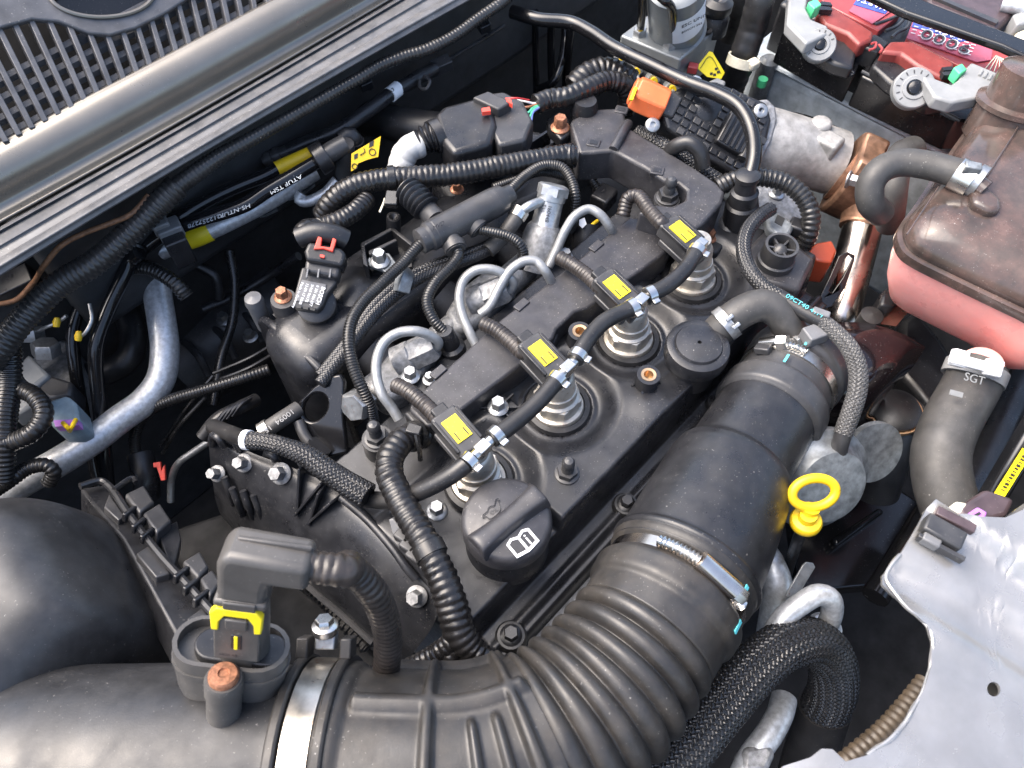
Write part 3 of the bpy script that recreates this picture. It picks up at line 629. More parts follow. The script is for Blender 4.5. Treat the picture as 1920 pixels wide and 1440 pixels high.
mesh('clamp_screw', *join(s_lathe([(0, 0), (.0072, 0), (.0078, .002), (.0078, .005), (.006, .0062), (0, .0062)], cc + nrm(cc - c) * .006 - M[2] * .004, nrm(cc - c) - .6 * M[2], 24), s_hex(cc + nrm(cc - c) * .0115 - M[2] * .008, nrm(cc - c) - .6 * M[2], .0055, .0045)), steel, lug)
mesh('guard_block', *s_box(cc - t_ * .013 - nrm(cc - c) * .004, (.007, .014, .012), np.array([t_, side, nrm(cc - c)])), bellow_m, ih, bevel=.001)
mesh('guard_block', *s_box(cc + t_ * .013 - nrm(cc - c) * .004, (.007, .014, .012), np.array([t_, side, nrm(cc - c)])), bellow_m, ih, bevel=.001)
# worm clamp on the cuff
c, t_, r = station(10.62)
wc = mesh('worm_clamp', *s_ring(c, t_, r - .0022, .0095, .0012), chrome, ih)
def on_ring(u, v, c, t_, r):
    p = PL(u, v, c + (-M[2]) * r * .8, -M[2]); d = p - c; d -= t_ * (d @ t_); return nrm(d)
d0, d1, d2, d3 = [on_ring(u, v, c, t_, r) for u, v in ((1212, 1052), (1288, 1085), (1345, 1130), (1358, 1165))]
def arc_pts(a, b, rr, n): return [c + nrm(a * (1 - k) + b * k) * rr for k in np.linspace(0, 1, n)]
arc1 = arc_pts(d0, d1, r + .0015, 8)
mesh('worm_thread', *s_tube(arc1, .0036, 12, .0004, disp=lambda s, th, R: .0007 * np.sin(2 * math.pi * s / .0026 + th)), steel, wc)
a, b = c + d1 * (r + .0035), c + d2 * (r + .0035)
mesh('worm_housing', *s_tube([a, b], .0062, 18), chrome, wc)
dd = nrm(b - a); mesh('worm_screw', *s_hex(b, dd, .0052, .007, .2), steel, wc)
mesh('worm_thread', *s_tube(arc_pts(d2, d3, r + .001, 6), .0034, 12, .0004, disp=lambda s, th, R: .0007 * np.sin(2 * math.pi * s / .0026 + th)), steel, wc)
for u, v in ((1370, 1140), (1352, 1186)):
    dm = on_ring(u, v, c, t_, r); mesh('paint_mark', *s_box(c + dm * (r + .002) + t_ * (.007 if v < 1150 else -.012), (.009, .003, .0008), np.array([t_, np.cross(dm, t_), dm])), cyan, ih)

# smooth plastic resonator duct
du = thing('air_duct', 'smooth fat black plastic air duct beside the valve cover', 'air duct', P(1340, 950, -.045))
q, v = run(11.0, 15.4, 30); mesh('duct_body', *s_tube(q, v, 96, .0015, disp=lambda s, th, R: .0026 * np.exp(-((s - .010) / .0030) ** 4) + 0 * th), black, du, smooth_deg=180)
q, v = run(15.0, 16.6, 16); Ln = np.linalg.norm(np.diff(q, axis=0), axis=1).sum()
mesh('duct_neck', *s_tube(q, v, 96, .0010, disp=lambda s, th, R: .0042 * np.exp(-((s / Ln - .17) / .15) ** 10) + .003 * np.exp(-((s / Ln - .86) / .14) ** 8) + 0 * th), dgrey, du, smooth_deg=180)
c, t_, r = station(16.0)
bc = mesh('band_clamp', *s_ring(c, t_, r + .0004, .010, .0012), steel, du)
d0 = on_ring(1437, 708, c, t_, r); d1 = on_ring(1400, 715, c, t_, r); d2 = on_ring(1470, 728, c, t_, r)
mesh('clamp_screw', *join(s_tube([c + d1 * (r + .004), c + d0 * (r + .005)], .0045, 14), s_hex(c + d0 * (r + .004), nrm(d0 - d1), .0062, .008)), steel, bc)
mesh('worm_thread', *s_tube([c + nrm(d0 * (1 - k) + d2 * k) * (r + .003) for k in np.linspace(.25, 1, 6)], .003, 12, .0004, disp=lambda s, th, R: .0007 * np.sin(2 * math.pi * s / .0026 + th)), steel, bc)
mesh('lug', *s_box(c + on_ring(1415, 735, c, t_, r) * (r + .003) - t_ * .008, (.008, .012, .006), np.array([t_, np.cross(t_, d0), d0])), dgrey, du, bevel=.001)
for (u, v, o_) in ((1443, 752, -.016), (1472, 712, .010)):
    dm = on_ring(u, v, c, t_, r); mesh('paint_mark', *s_box(c + dm * (r + .0042) + t_ * o_, (.009, .0018, .0006), np.array([t_, np.cross(dm, t_), dm])), cyan, du)

# ================================================================ wiring duct covers over the injectors
sc_ = thing('wiring_channel', 'flat dusty grey black wiring channel lying beside the injectors', 'wiring channel', P(980, 600, 0))
stripB = [(768, 768), (772, 750), (935, 602), (1087, 484), (1180, 406), (1230, 412), (1262, 440), (1248, 474), (1190, 515), (1101, 578), (1078, 584), (1044, 616), (1037, 634), (969, 690), (905, 738), (866, 768), (850, 792), (800, 800)]
mesh('channel_lid', *pp(stripB, .026, .026), strip_m, sc_, bevel=.0022, seg=3)
mesh('channel_flange', *pp([(u + 4, v + 7) for u, v in stripB], .017, .02), strip_m, sc_, bevel=.0012)
for (u, v, a) in ((822, 698, 0), (978, 572, 0), (1118, 462, 0)):
    p = P(u, v, .026); mesh('clip_tab', *s_box(p, (.013, .007, .003)), strip_m, sc_, bevel=.0006)
for q in ([(756, 772), (800, 760), (815, 790), (790, 812)],): mesh('end_clip', *pp(q, .020, .02), black, sc_, bevel=.002)
ca = thing('harness_cover', 'angled grey black harness cover with a notch round the ball stud', 'wiring channel', P(1230, 320, 0))
polyA = [(1068, 230), (1074, 222), (1112, 204), (1168, 201), (1175, 226), (1182, 240), (1300, 312), (1346, 343), (1360, 360), (1354, 380), (1318, 420), (1300, 432), (1232, 410), (1196, 398), (1222, 381), (1262, 386), (1286, 374), (1287, 356), (1272, 344), (1244, 338), (1208, 314), (1182, 300), (1150, 282), (1086, 288)]
mesh('cover_lid', *pp(polyA, .046, .034), strip_m, ca, bevel=.0028, seg=3)
mesh('raised_ridge', *s_tube(W((1150, 281, .046), (1160, 262, .048), (1172, 240, .048), (1178, 232, .046)), .0045, 12), strip_m, ca)
for (u, v) in ((1113, 270), (1232, 322), (1165, 208)):
    p = P(u, v, .045); tb = mesh('clip_window', *s_box(p, (.012, .010, .004), fr(EZ, 20)), strip_m, ca, bevel=.0008)
    mesh('clip_slot', *s_box(p + EZ * .0016, (.007, .005, .0015), fr(EZ, 20)), black, tb)
ear = mesh('mounting_ear', *pp([(1024, 222), (1050, 208), (1068, 222), (1070, 250), (1052, 262), (1030, 240)], .040, .012), black, ca, bevel=.002)
bolt(1050, 240, .040, 18, rusty, ear, h=.010)
mesh('plug_boss', *s_lathe([(.013, -.02), (.012, .004), (.010, .012), (0, .012)], P(1096, 208, .044), EZ, 22), black, ca)
bs = ball_stud(1251, 372, .032, 19, ca)
mesh('stud_post', *s_lathe([(.0125, -.06), (.0115, 0), (0, 0)], P(1251, 372, .032), EZ, 24), dgrey, ca)

# ================================================================ fuel rail, high pressure pipes, pressure sensor
rail = thing('fuel_rail', 'grey cast fuel rail with pipe unions lying behind the wiring channel', 'fuel rail', (.09, .12, -.05))
mesh('rail_body', *s_tube(W((690, 742, -.008), (760, 690, -.006), (860, 610, -.006), (950, 530, -.006), (1010, 480, -.006)), .0135, 24), alum, rail)
for q in ([(676, 722), (735, 650), (800, 620), (835, 622), (822, 660), (790, 700), (760, 735), (720, 752)], [(832, 585), (860, 540), (905, 505), (965, 510), (968, 540), (930, 575), (880, 615), (850, 620)], [(990, 470), (1000, 430), (1050, 430), (1060, 470), (1030, 500), (1005, 500)]):
    mesh('cast_lug', *pp(q, .008, .03), alum, rail, bevel=.006, seg=4)
for (u, v, u2, v2) in ((768, 668, 812, 648), (905, 558, 948, 540)):                    # union nuts
    a, b = P(u, v, .012), P(u2, v2, .020); d = nrm(b - a)
    n_ = mesh('union_nut', *join(s_lathe([(.0125, -.012), (.0125, .002), (.0115, .003)], a, d, 28), s_hex(a + d * .002, d, .0128, np.linalg.norm(b - a), .3)), alum, rail)
    mesh('pipe_seat', *s_lathe([(.0085, 0), (.0085, .0015), (.0062, .0015), (.006, .0003), (0, .0003)], b, d, 24), pipe_z, n_)
hexp = P(668, 762, .010)
mesh('end_plug', *s_hex(hexp - nrm((-.8, -.2, .4)) * .01, nrm((-.8, -.2, .5)), .0125, .016, .2), zinc, rail)
for (u, v, rp) in ((770, 706, 18), (806, 712, 14), (1060, 483, 15)): bolt(u, v, .010, rp, zinc, rail)
pipes = [('loop nearest the lifting eye', [(748, 786, .012), (735, 765, .018), (716, 738, .026), (706, 705, .030), (708, 668, .034), (722, 640, .038), (748, 624, .040), (780, 621, .040), (806, 629, .034), (822, 642, .026), (818, 652, .020)]),
         ('loop in the middle of the rail', [(892, 646, .012), (880, 622, .018), (866, 588, .024), (861, 555, .030), (870, 524, .034), (892, 507, .038), (920, 505, .038), (945, 514, .034), (962, 530, .026), (956, 546, .018)]),
         ('long arch behind the third injector', [(900, 590, .018), (918, 574, .022), (936, 540, .030), (956, 508, .036), (982, 490, .040), (1005, 490, .040), (1022, 508, .036), (1036, 532, .022)]),
         ('arch beside the rail pressure sensor', [(1028, 500, .012), (1045, 465, .022), (1062, 428, .034), (1080, 403, .040), (1105, 392, .042), (1126, 403, .040), (1142, 424, .032), (1152, 440, .020)])]
for nm, q in pipes:
    mesh('fuel_pipe', *s_tube(W(*q), .0040, 16, .0015), pipe_z, tag=('bent light grey steel fuel pipe, ' + nm, 'pipe', 'high pressure fuel pipes'))
ps = thing('pressure_sensor', 'tall zinc plated pressure sensor with hex head standing on the fuel rail', 'sensor', P(1014, 470, 0))
b0_, t0_ = P(1012, 462, .012), P(1038, 352, .052); d = nrm(t0_ - b0_); Ls = np.linalg.norm(t0_ - b0_)
mesh('cast_base', *s_lathe([(.018, -.02), (.0165, .010), (.0150, Ls * .32), (.0128, Ls * .38), (0, Ls * .38)], b0_, d, 32), alum, ps)
mesh('sensor_barrel', *s_lathe([(.0118, Ls * .34), (.0125, Ls * .38), (.0118, Ls * .40), (.0112, Ls * .78), (.0122, Ls * .79), (.0126, Ls * .90)], b0_, d, 32), zinc, ps)
mesh('hex_head', *s_hex(b0_ + d * Ls * .88, d, .0138, Ls * .17, .5), zinc, ps)
mesh('banjo_neck', *s_tube([b0_ + d * Ls * .83, P(990, 388, .05), P(974, 400, .045)], .0042, 14), zinc, ps)
xb = nrm(P(1018, 440, .04) - P(1024, 385, .04)); nc = nrm(-M[2] - d * (-M[2] @ d)); tt = nrm(np.cross(nc, d))
for k, tx in enumerate(('230', '1P0448')): lettering(tx, b0_ + d * Ls * .74 + nc * .0119 + tt * (.003 - .0055 * k), -d, tt, .0048, dgrey, ps, 'stamped_code')
hl = thing('leak_off_hose', 'short black hose with metal clip leading off the rail pressure sensor', 'hose', P(960, 420, 0))
mesh('hose', *s_tube(W((972, 402, .044), (958, 422, .040), (940, 446, .032), (915, 470, .028)), .0066, 18), grub, hl)
p = P(972, 401, .044); mesh('hose_clip', *s_ring(p, nrm(P(958, 422, .040) - p), .0066, .008, .0012), steel, hl)

# ================================================================ glow plug conduits and their junction
tj = thing('wiring_junction', 'grey black tubular wiring junction with several conduit outlets', 'wiring junction', P(870, 400, .02))
a, b = P(812, 440, .052), P(930, 378, .052); d = nrm(b - a)
mesh('junction_body', *s_tube([a, b], .0125, 28), dgrey, tj, bevel=.001)
mesh('end_collar', *s_lathe([(.0085, -.014), (.0105, -.013), (.0105, -.006), (.0122, -.004), (.0122, .002)], a, d, 26), dgrey, tj)
mesh('end_collar', *s_lathe([(.0125, -.002), (.0118, .006), (.0085, .010), (.0080, .016), (0, .016)], b, d, 26), dgrey, tj)
for (u, v, u2, v2, r) in ((838, 432, 856, 470, .0085), (880, 412, 900, 432, .0085), (820, 415, 790, 382, .0098)):
    p0, p1 = P(u, v, .050), P(u2, v2, .046); mesh('outlet', *join(s_tube([p0, p1], r * .92, 20), s_ring(p1 - nrm(p1 - p0) * .004, nrm(p1 - p0), r * .9, .006, .0016)), dgrey, tj)
mesh('bellows_boot', *s_tube(W((800, 392, .050), (785, 376, .052), (762, 356, .052)), .0112, 24, .0006, disp=lambda s, th, R: .0016 * np.sin(2 * math.pi * s / .0048) + 0 * th), black, tj)
lettering('MVD', P(812, 432, .066), nrm(P(835, 420, .066) - P(812, 432, .066)), nrm(-M[1] - EZ * 0), .005, black, tj, 'moulded_lettering')
def conduit(label, q, r, group=None, m=cond, pitch=None, amp=.11):
    return mesh('wiring_conduit', *s_conduit(W(*q), r, pitch, amp), m, tag=(label, 'conduit') + ((group,) if group else ()))
gg = 'corrugated wiring conduits'
conduit('black corrugated conduit curving from the junction collar down past the lifting eye', [(806, 446, .052), (788, 458, .052), (755, 494, .050), (714, 533, .050), (679, 568, .050), (658, 606, .048), (654, 644, .044), (662, 686, .036), (679, 728, .026), (694, 762, .012), (702, 800, -.01)], .0046, gg, pitch=.0022)
conduit('black corrugated conduit dropping between two fuel pipe loops to a glow plug boot', [(857, 468, .046), (860, 478, .046), (849, 495, .044), (816, 530, .042), (801, 564, .038), (812, 598, .032), (835, 624, .024)], .0044, gg, pitch=.0022)
mesh('glow_plug_boot', *s_lathe([(.0062, 0), (.0072, .002), (.0075, .018), (.0105, .020), (.0105, .030), (.004, .036)], P(833, 620, .028), nrm(P(856, 668, -.004) - P(833, 620, .028)), 22), black, tag=('black rubber plug boot between the fuel rail lugs', 'boot'))
conduit('short black conduit curling from the junction towards the pressure sensor', [(900, 431, .048), (928, 436, .048), (955, 444, .046), (975, 458, .042), (982, 476, .034), (974, 500, .020)], .0042, gg, pitch=.0021)
conduit('black conduit looping over behind the tall pressure sensor', [(938, 372, .052), (952, 361, .053), (987, 328, .054), (1021, 310, .054), (1053, 314, .052), (1070, 335, .048), (1079, 368, .040), (1076, 404, .022), (1070, 430, .0)], .0044, gg, pitch=.0022)
conduit('thin black conduit running under the taped loom', [(925, 352, .046), (969, 336, .046), (1015, 322, .044), (1060, 330, .036)], .0040, gg, pitch=.002)
conduit('thin conduit end behind the harness cover near the fuel pipe arch', [(1080, 300, .02), (1100, 325, .014), (1118, 350, .006), (1132, 372, -.004)], .0042, gg, pitch=.0021)
# braided pair along the manifold
for k, o_ in enumerate((0, 1)):
    q = [(600, 706 + 14 * o_, .022), (628, 672 + 12 * o_, .024), (660, 632 + 12 * o_, .026), (705, 572 + 14 * o_, .028), (752, 532 + 12 * o_, .028), (800, 504 + 10 * o_, .028), (860, 482 + 10 * o_, .028), (912, 462 + 8 * o_, .026), (945, 440 + 8 * o_, .024)]
    mesh('braided_hose', *s_braid(W(*q), .0048, 9, .16), braid_m, tag=('black woven sleeve hose along the manifold, ' + ('inner one of the clamped pair' if k == 0 else 'outer one of the clamped pair'), 'hose', 'woven hoses clamped side by side'))
hc_ = thing('hose_bracket', 'small zinc bracket with hex bolt clamping the woven hoses', 'bracket', P(725, 500, .0))
mesh('bracket_plate', *pp([(688, 486), (702, 472), (730, 474), (746, 496), (768, 520), (752, 530), (715, 505), (692, 498)], .022, .004), galv, hc_, bevel=.001)
mesh('clamp_strap', *s_tube(W((762, 512, .030), (757, 528, .036), (752, 548, .032)), [.0075, .0078, .0075], 4, .004), galv, hc_, bevel=.0008)
bolt(713, 490, .023, 19, zinc, hc_, h=.009)

# ================================================================ intake manifold and pressure sensor
man = thing('intake_manifold', 'bulky smooth black plastic intake manifold behind the fuel rail', 'intake manifold', (.14, .2, -.13))
mesh('manifold_body', *wbox(-.034, .315, .158, .236, -.13, .005), cover_m, man, bevel=.026, seg=8)
rr_ = .032; cy0, cy1, cz0, cz1 = .140, .252, -.135, .0015
fl_pts = [np.array([-.014, cy + rr_ * math.cos(t), cz + rr_ * math.sin(t)]) for cy, cz, t0 in ((cy1 - rr_, cz1 - rr_, 0), (cy0 + rr_, cz1 - rr_, 90), (cy0 + rr_, cz0 + rr_, 180), (cy1 - rr_, cz0 + rr_, 270)) for t in np.radians(np.linspace(t0, t0 + 90, 8))]
mesh('end_flange', *s_prism(fl_pts, .007, EX), cover_m, man, bevel=.0025, seg=3)
mesh('hump', *s_patch([[np.array([x, y, -.004 + .016 * math.exp(-((x - .055) / .03) ** 2) * math.exp(-((y - .2) / .026) ** 2)]) for y in np.linspace(.165, .235, 9)] for x in np.linspace(-.01, .13, 12)], 40, 30), cover_m, man, smooth_deg=180)
mesh('pocket_floor', *pp([(676, 458), (735, 428), (772, 460), (772, 500), (700, 512), (680, 490)], .010, .008), black, man)
for q in ([(676, 455), (736, 424), (738, 430), (680, 462)], [(736, 424), (775, 455), (770, 460), (732, 430)], [(676, 456), (684, 458), (690, 500), (680, 496)], [(690, 470), (742, 446), (745, 451), (692, 478)]):
    mesh('pocket_wall', *pp(q, .026, .02), black, man, bevel=.0008)
mesh('tie_post', *s_lathe([(.0065, -.03), (.0062, .024), (.0058, .026), (.004, .026), (0, .022)], P(738, 446, .008), nrm(P(738, 396, .040) - P(738, 446, .008)), 22), black, man)
for (u, v, m, z) in ((857, 356, zinc, .03), (928, 296, white, .03), (960, 276, white, .03)): bolt(u, v, z, 13, rusty if u == 857 else zinc, man)
mesh('rear_shelf', *pp([(800, 330), (990, 235), (1060, 245), (1090, 300), (1050, 360), (960, 400), (850, 400)], .004, .10), cover_m, man, bevel=.012, seg=4)
for (u, v, u2, v2) in ((985, 300, 1030, 270), (1005, 312, 1050, 290)):
    a, b = P(u, v, .004), P(u2, v2, .004); d = nrm(b - a); mesh('rib', *s_box((a + b) / 2 + EZ * .008, (np.linalg.norm(b - a), .0025, .02), np.array([d, np.cross(EZ, d), EZ])), cover_m, man)
for k in range(3):
    p = P(640 + 130 * k, 640 - 110 * k, -.03); mesh('runner', *s_tube([np.array([.03 + .085 * k, .165, -.03]), np.array([.035 + .085 * k, .135, -.045]), np.array([.035 + .085 * k, .10, -.06])], .019, 24), cover_m, man)
# MAP sensor
ms = thing('pressure_sensor_plug', 'black manifold pressure sensor with grey part label and red plug lock', 'sensor', P(585, 560, .0))
sn = nrm((-.15, -.35, .9)); s0 = P(582, 540, .034)
S = lambda u, v, d=0.: PL(u, v, s0 + sn * d, sn)
mesh('sensor_base', *s_prism([S(u, v) for u, v in ((566, 500), (628, 512), (632, 530), (614, 552), (606, 572), (596, 582), (552, 576), (548, 566))], .012, sn), dgrey, ms, bevel=.0018, seg=3)
mesh('sensor_ring', *s_lathe([(.016, -.03), (.016, -.006), (.013, -.004)], S(590, 560) - sn * .008, sn, 26), dgrey, ms)
lab = mesh('part_label', *s_prism([S(u, v, .0012) for u, v in ((566, 524), (612, 533), (602, 570), (553, 563))], .001, sn), mgrey, ms, bevel=.0003)
ux = nrm(S(600, 568) - S(612, 535)); uy = np.cross(sn, ux)
for k, tx in enumerate(('BOSCH', '0 281 006 077', 'SH60 0617B', '13-09-17 0038', 'Made in Germany')):
    o_ = S(603.5 - k * 9.6, 536.5 - k * 2.0, .0014); lettering(tx, o_, ux, uy, .0048 if k == 0 else .0031, white, lab, 'label_print')
for u in (560, 573, 586): mesh('vent_slot', *s_prism([S(u - 4, 572 + (u - 560) * .18, .0004), S(u + 5, 573.5 + (u - 560) * .18, .0004), S(u + 4, 578 + (u - 560) * .18, .0004), S(u - 5, 576.5 + (u - 560) * .18, .0004)], .0008, sn), inkm, ms)
mesh('plug_socket', *s_prism([S(u, v, .008) for u, v in ((574, 482), (640, 496), (634, 522), (570, 508))], .020, sn), dgrey, ms, bevel=.003, seg=3)
for u in (577, 598, 620): mesh('mould_rib', *s_prism([S(u - 1.5, 504, .009), S(u + 1.5, 504, .009), S(u - 1, 520, .009), S(u - 4, 520, .009)], .003, sn), mgrey, ms)
mesh('plug_body', *s_prism([S(u, v, .014) for u, v in ((578, 452), (640, 464), (650, 476), (642, 500), (574, 488), (570, 470))], .024, sn), black, ms, bevel=.003, seg=3)
mesh('red_plug_lock', *s_prism([S(u, v, .0165) for u, v in ((588, 467), (597, 441), (604, 446), (601, 461), (619, 464), (624, 445), (631, 449), (624, 472), (606, 466))], .004, sn), red, ms, bevel=.0006)
mesh('red_tongue', *s_prism([S(u, v, .0165) for u, v in ((600, 477), (608, 478), (608, 483), (600, 482))], .003, sn), red, ms)
mesh('plug_tail', *s_tube([S(560, 446, .006), S(590, 436, .010), S(625, 440, .010), S(648, 450, .006)], .0085, 20), black, ms)
mesh('taped_lead', *s_taped([S(566, 446, .004), S(572, 432, .006), P(598, 426, .045), P(635, 414, .046), P(668, 394, .046), P(690, 372, .044)], .0078, .0040, .10, 20, 21), tape, ms)
mb = mesh('mounting_boss', *s_lathe([(.012, -.04), (.0115, -.004), (.0105, 0), (0, 0)], P(531, 560, .012), EZ, 24), dgrey, ms)
bolt(531, 557, .012, 17, rusty, mb)
mesh('capped_nipple', *s_lathe([(.007, -.03), (.0075, 0), (.0082, .004), (.007, .010), (0, .012)], P(480, 572, .0), EZ, 20), mgrey, tag=('small grey dome cap on a stub beside the manifold end', 'cap'))

# ================================================================ taped main loom and back connectors
ml = thing('main_loom', 'thick black taped wiring loom running across the top of the manifold', 'wiring loom', P(850, 330, .02))
mesh('taped_loom', *s_taped(W((604, 405, .030), (618, 384, .040), (640, 362, .048), (672, 346, .052), (728, 335, .054), (797, 331, .055), (867, 324, .055), (940, 311, .054), (1004, 300, .052), (1060, 291, .050), (1078, 292, .048)), .0092, .0046, .09, 24, 5), tape, ml)
for u, v in ((735, 334), (1070, 292)):
    p = P(u, v, .054 if u < 900 else .049); dr = nrm(P(u + 30, v - 4, .054) - p); tie = mesh('cable_tie', *s_ring(p, dr, .0094, .0055, .0012), cond, ml)
    if u < 900: mesh('tie_head', *s_box(P(735, 374, .050), (.011, .014, .007), fr(EZ * .8 - M[2] * .4, 5)), cond, tie, bevel=.001); mesh('tie_tail', *s_tube(W((722, 372, .05), (718, 384, .046), (712, 398, .044)), .0009, 6), cream, tie)
wt = thing('breather_elbow', 'white taped elbow joined to a short ribbed black boot', 'pipe', P(770, 300, 0))
mesh('taped_elbow', *s_taped(W((790, 270, .052), (772, 276, .052), (757, 294, .046), (750, 318, .038), (748, 340, .030)), .0115, .0075, .05, 24, 9), wtape, wt)
mesh('ribbed_boot', *s_tube(W((786, 268, .053), (806, 258, .056), (826, 252, .058)), [.0105, .0125, .0135], 28, .0007, disp=lambda s, th, R: .0013 * np.sin(2 * math.pi * s / .0050) + 0 * th), black, wt)
p = P(820, 255, .057); mesh('boot_clamp', *s_ring(p, nrm(P(840, 246, .058) - p), .0132, .008, .0018), black, wt)
co = thing('loom_connector', 'large black sealed connector block with grey plug and coloured wires', 'connector', P(900, 240, .02))
bx = [(815, 214), (830, 198), (905, 178), (922, 186), (932, 232), (920, 268), (850, 288), (828, 262)]
mesh('connector_cover', *pp(bx, .064, .034), black, co, bevel=.0065, seg=4)
mesh('grey_plug', *pp([(905, 176), (945, 170), (982, 190), (1000, 225), (985, 262), (935, 272), (918, 240)], .060, .028), dgrey, co, bevel=.003)
mesh('plug_ridge', *pp([(886, 182), (915, 170), (960, 190), (935, 205)], .069, .010), dgrey, co, bevel=.0015)
mesh('red_slide', *pp([(903, 203), (918, 200), (920, 208), (904, 210)], .0705, .004), red, co)
mesh('red_slide', *pp([(948, 182), (958, 186), (961, 196), (950, 190)], .0695, .004), red, co)
for k, cl_ in enumerate(('white', 'brown', 'green', 'green', 'blue')):
    mesh('wire', *s_tube(W((965 + 4 * k, 186 + 14 * k, .056), (985 + 2 * k, 190 + 11 * k, .058), (1000, 194 + 4 * k, .056), (1018, 190 + 2 * k, .054)), .0011, 8), wire_c[cl_], co)
mesh('red_wire', *s_tube(W((948, 186, .066), (966, 184, .068), (992, 188, .060)), .0009, 8), wire_c['red'], co)
mesh('taped_tail', *s_taped(W((1004, 196, .054), (1030, 186, .054), (1060, 182, .056), (1100, 166, .058), (1140, 152, .056), (1170, 160, .050), (1178, 178, .040), (1172, 210, .02)), .0090, .0055, .10, 22, 15), tape, co)
mesh('loom_branch', *s_taped(W((1075, 165, .040), (1100, 142, .046), (1130, 132, .048), (1160, 138, .046), (1185, 156, .040)), .012, .006, .1, 22, 19), tape, co)
mesh('large_hose', *s_tube(W((690, 222, .0), (720, 226, .006), (770, 238, .010), (830, 246, .012)), .0175, 26), rubber, tag=('thick black hose end between the firewall hose and the connector block', 'hose'))

# ================================================================ firewall conduits and fuel lines at the left
q = [(-20, 680, 0.0100), (0, 655, 0.0200), (28, 617, 0.0300), (69, 572, 0.0400), (115, 530, 0.0480), (174, 495, 0.0550), (250, 430, 0.0650), (295, 385, 0.0720), (333, 348, 0.0780)]
mesh('wiring_conduit', *s_conduit(W(*q), .0098, .0042, .10, 20), cond_d, tag=('thick black corrugated conduit sweeping down along the firewall lip', 'conduit', gg))
q = [(326, 354, 0.0780), (365, 326, 0.0810), (410, 295, 0.0830), (458, 268, 0.0830), (502, 243, 0.0830), (565, 208, 0.0830), (624, 174, 0.0830), (672, 147, 0.0830), (714, 122, 0.0830), (762, 104, 0.0830), (797, 94, 0.0830), (849, 69, 0.0830), (901, 32, 0.0850), (936, 8, 0.0870), (975, -25, 0.0870)]
mesh('wiring_conduit', *s_conduit(W(*q), [.0072, .0072, .0066, .006, .0056] + [.0052] * 10, .0036, .10, 18), cond_d, tag=('long slim corrugated conduit lying along the firewall under the cowl', 'conduit', gg))
for (u, v) in ((683, 152), (905, 45), (30, 535)):
    mesh('conduit_clip', *join(s_box(P(u, v, .046 if u > 100 else .02), (.012, .016, .010) if u > 100 else (.034, .018, .02), fr(EZ * .6 - M[2] * .6, -30)), s_lathe([(.003, -.006), (.003, .012), (.006, .013), (0, .016)], P(u + 6, v + 8, .04 if u > 100 else .012), EY, 12)), black, tag=({683: 'black clip holding the slim conduit above the white tag hose', 905: 'black clip on the slim conduit near the far corner', 30: 'square black clip holding the thick conduit'}[u], 'clip'), bevel=.001)
mesh('rusty_cable', *s_tube(W((-10, 572, .02), (30, 562, .02), (62, 530, .03), (84, 496, .062), (115, 460, 0.0740), (156, 438, 0.0760), (208, 418, 0.0770), (243, 403, 0.0770), (262, 386, 0.0780), (278, 366, 0.0800)), .0021, 10), brownc, tag=('thin rust brown cable tucked under the weather strip', 'cable'))
fh = thing('firewall_hose', 'black hose with white numbered tag along the firewall', 'hose', P(700, 210, -0.0020))
mesh('hose', *s_tube(W((540, 283, 0.0280), (580, 266, 0.0320), (634, 245, 0.0380), (693, 206, 0.0420), (738, 172, 0.0440), (783, 146, 0.0440), (815, 129, 0.0420)), .0066, 20), black, fh)
mesh('white_tag', *s_tube(W((731, 178, 0.0442), (747, 165, 0.0442)), .0072, 20), white, fh)
lettering('63', P(736, 172, 0.0525), nrm(P(745, 165, 0.0520) - P(736, 172, 0.0520)), nrm(P(732, 165, 0.0520) - P(736, 172, 0.0520)), .0065, inkm, fh, 'tag_number', 'CENTER')
mesh('end_fitting', *join(s_tube(W((494, 302, 0.0220), (520, 290, 0.0260), (545, 281, 0.0290)), .0058, 16), s_ring(P(505, 297, 0.0240), nrm(P(545, 281, 0.0290) - P(494, 302, 0.0220)), .0055, .006, .0016), s_ring(P(521, 290, 0.0260), nrm(P(545, 281, 0.0290) - P(494, 302, 0.0220)), .0055, .005, .0016)), dgrey, fh)
mesh('end_fitting', *s_box(P(828, 122, 0.0400), (.020, .012, .012), fr(EZ * .6 - M[2] * .5, -30)), dgrey, fh, bevel=.001)
mesh('hose_hook', *s_tube(W((795, 142, 0.0520), (806, 152, 0.0520), (800, 166, 0.0480), (788, 164, 0.0460), (786, 150, 0.0480)), .0016, 8), dgrey, fh)
mesh('thin_rod', *s_tube(W((832, 118, 0.0380), (870, 94, 0.0380), (905, 74, 0.0380), (945, 48, 0.0380)), .0020, 8), black, fh)
# fuel feed and return lines
fl = thing('fuel_lines', 'pair of glossy black printed fuel lines with yellow sleeve and quick connector', 'fuel line', P(450, 370, -0.0180))
mesh('printed_line', *s_tube(W((250, 482, 0.0040), (290, 450, 0.0140), (326, 430, 0.0220), (370, 413, 0.0260), (417, 399, 0.0300), (460, 384, 0.0320), (502, 357, 0.0360), (554, 327, 0.0400), (600, 300, 0.0420)), .0062, 20), gloss, fl)
mesh('plain_line', *s_tube(W((240, 476, 0.0020), (290, 436, 0.0160), (326, 414, 0.0260), (382, 380, 0.0300), (444, 350, 0.0320), (500, 328, 0.0340), (522, 316, 0.0350)), .0060, 20), gloss, fl)
mesh('yellow_sleeve', *s_tube(W((519, 317, 0.0350), (550, 303, 0.0360), (584, 288, 0.0380)), .0066, 20), yellow, fl)
tx = ['7278', '72122S', 'HS-NTUR', 'TSM', 'ATUF']
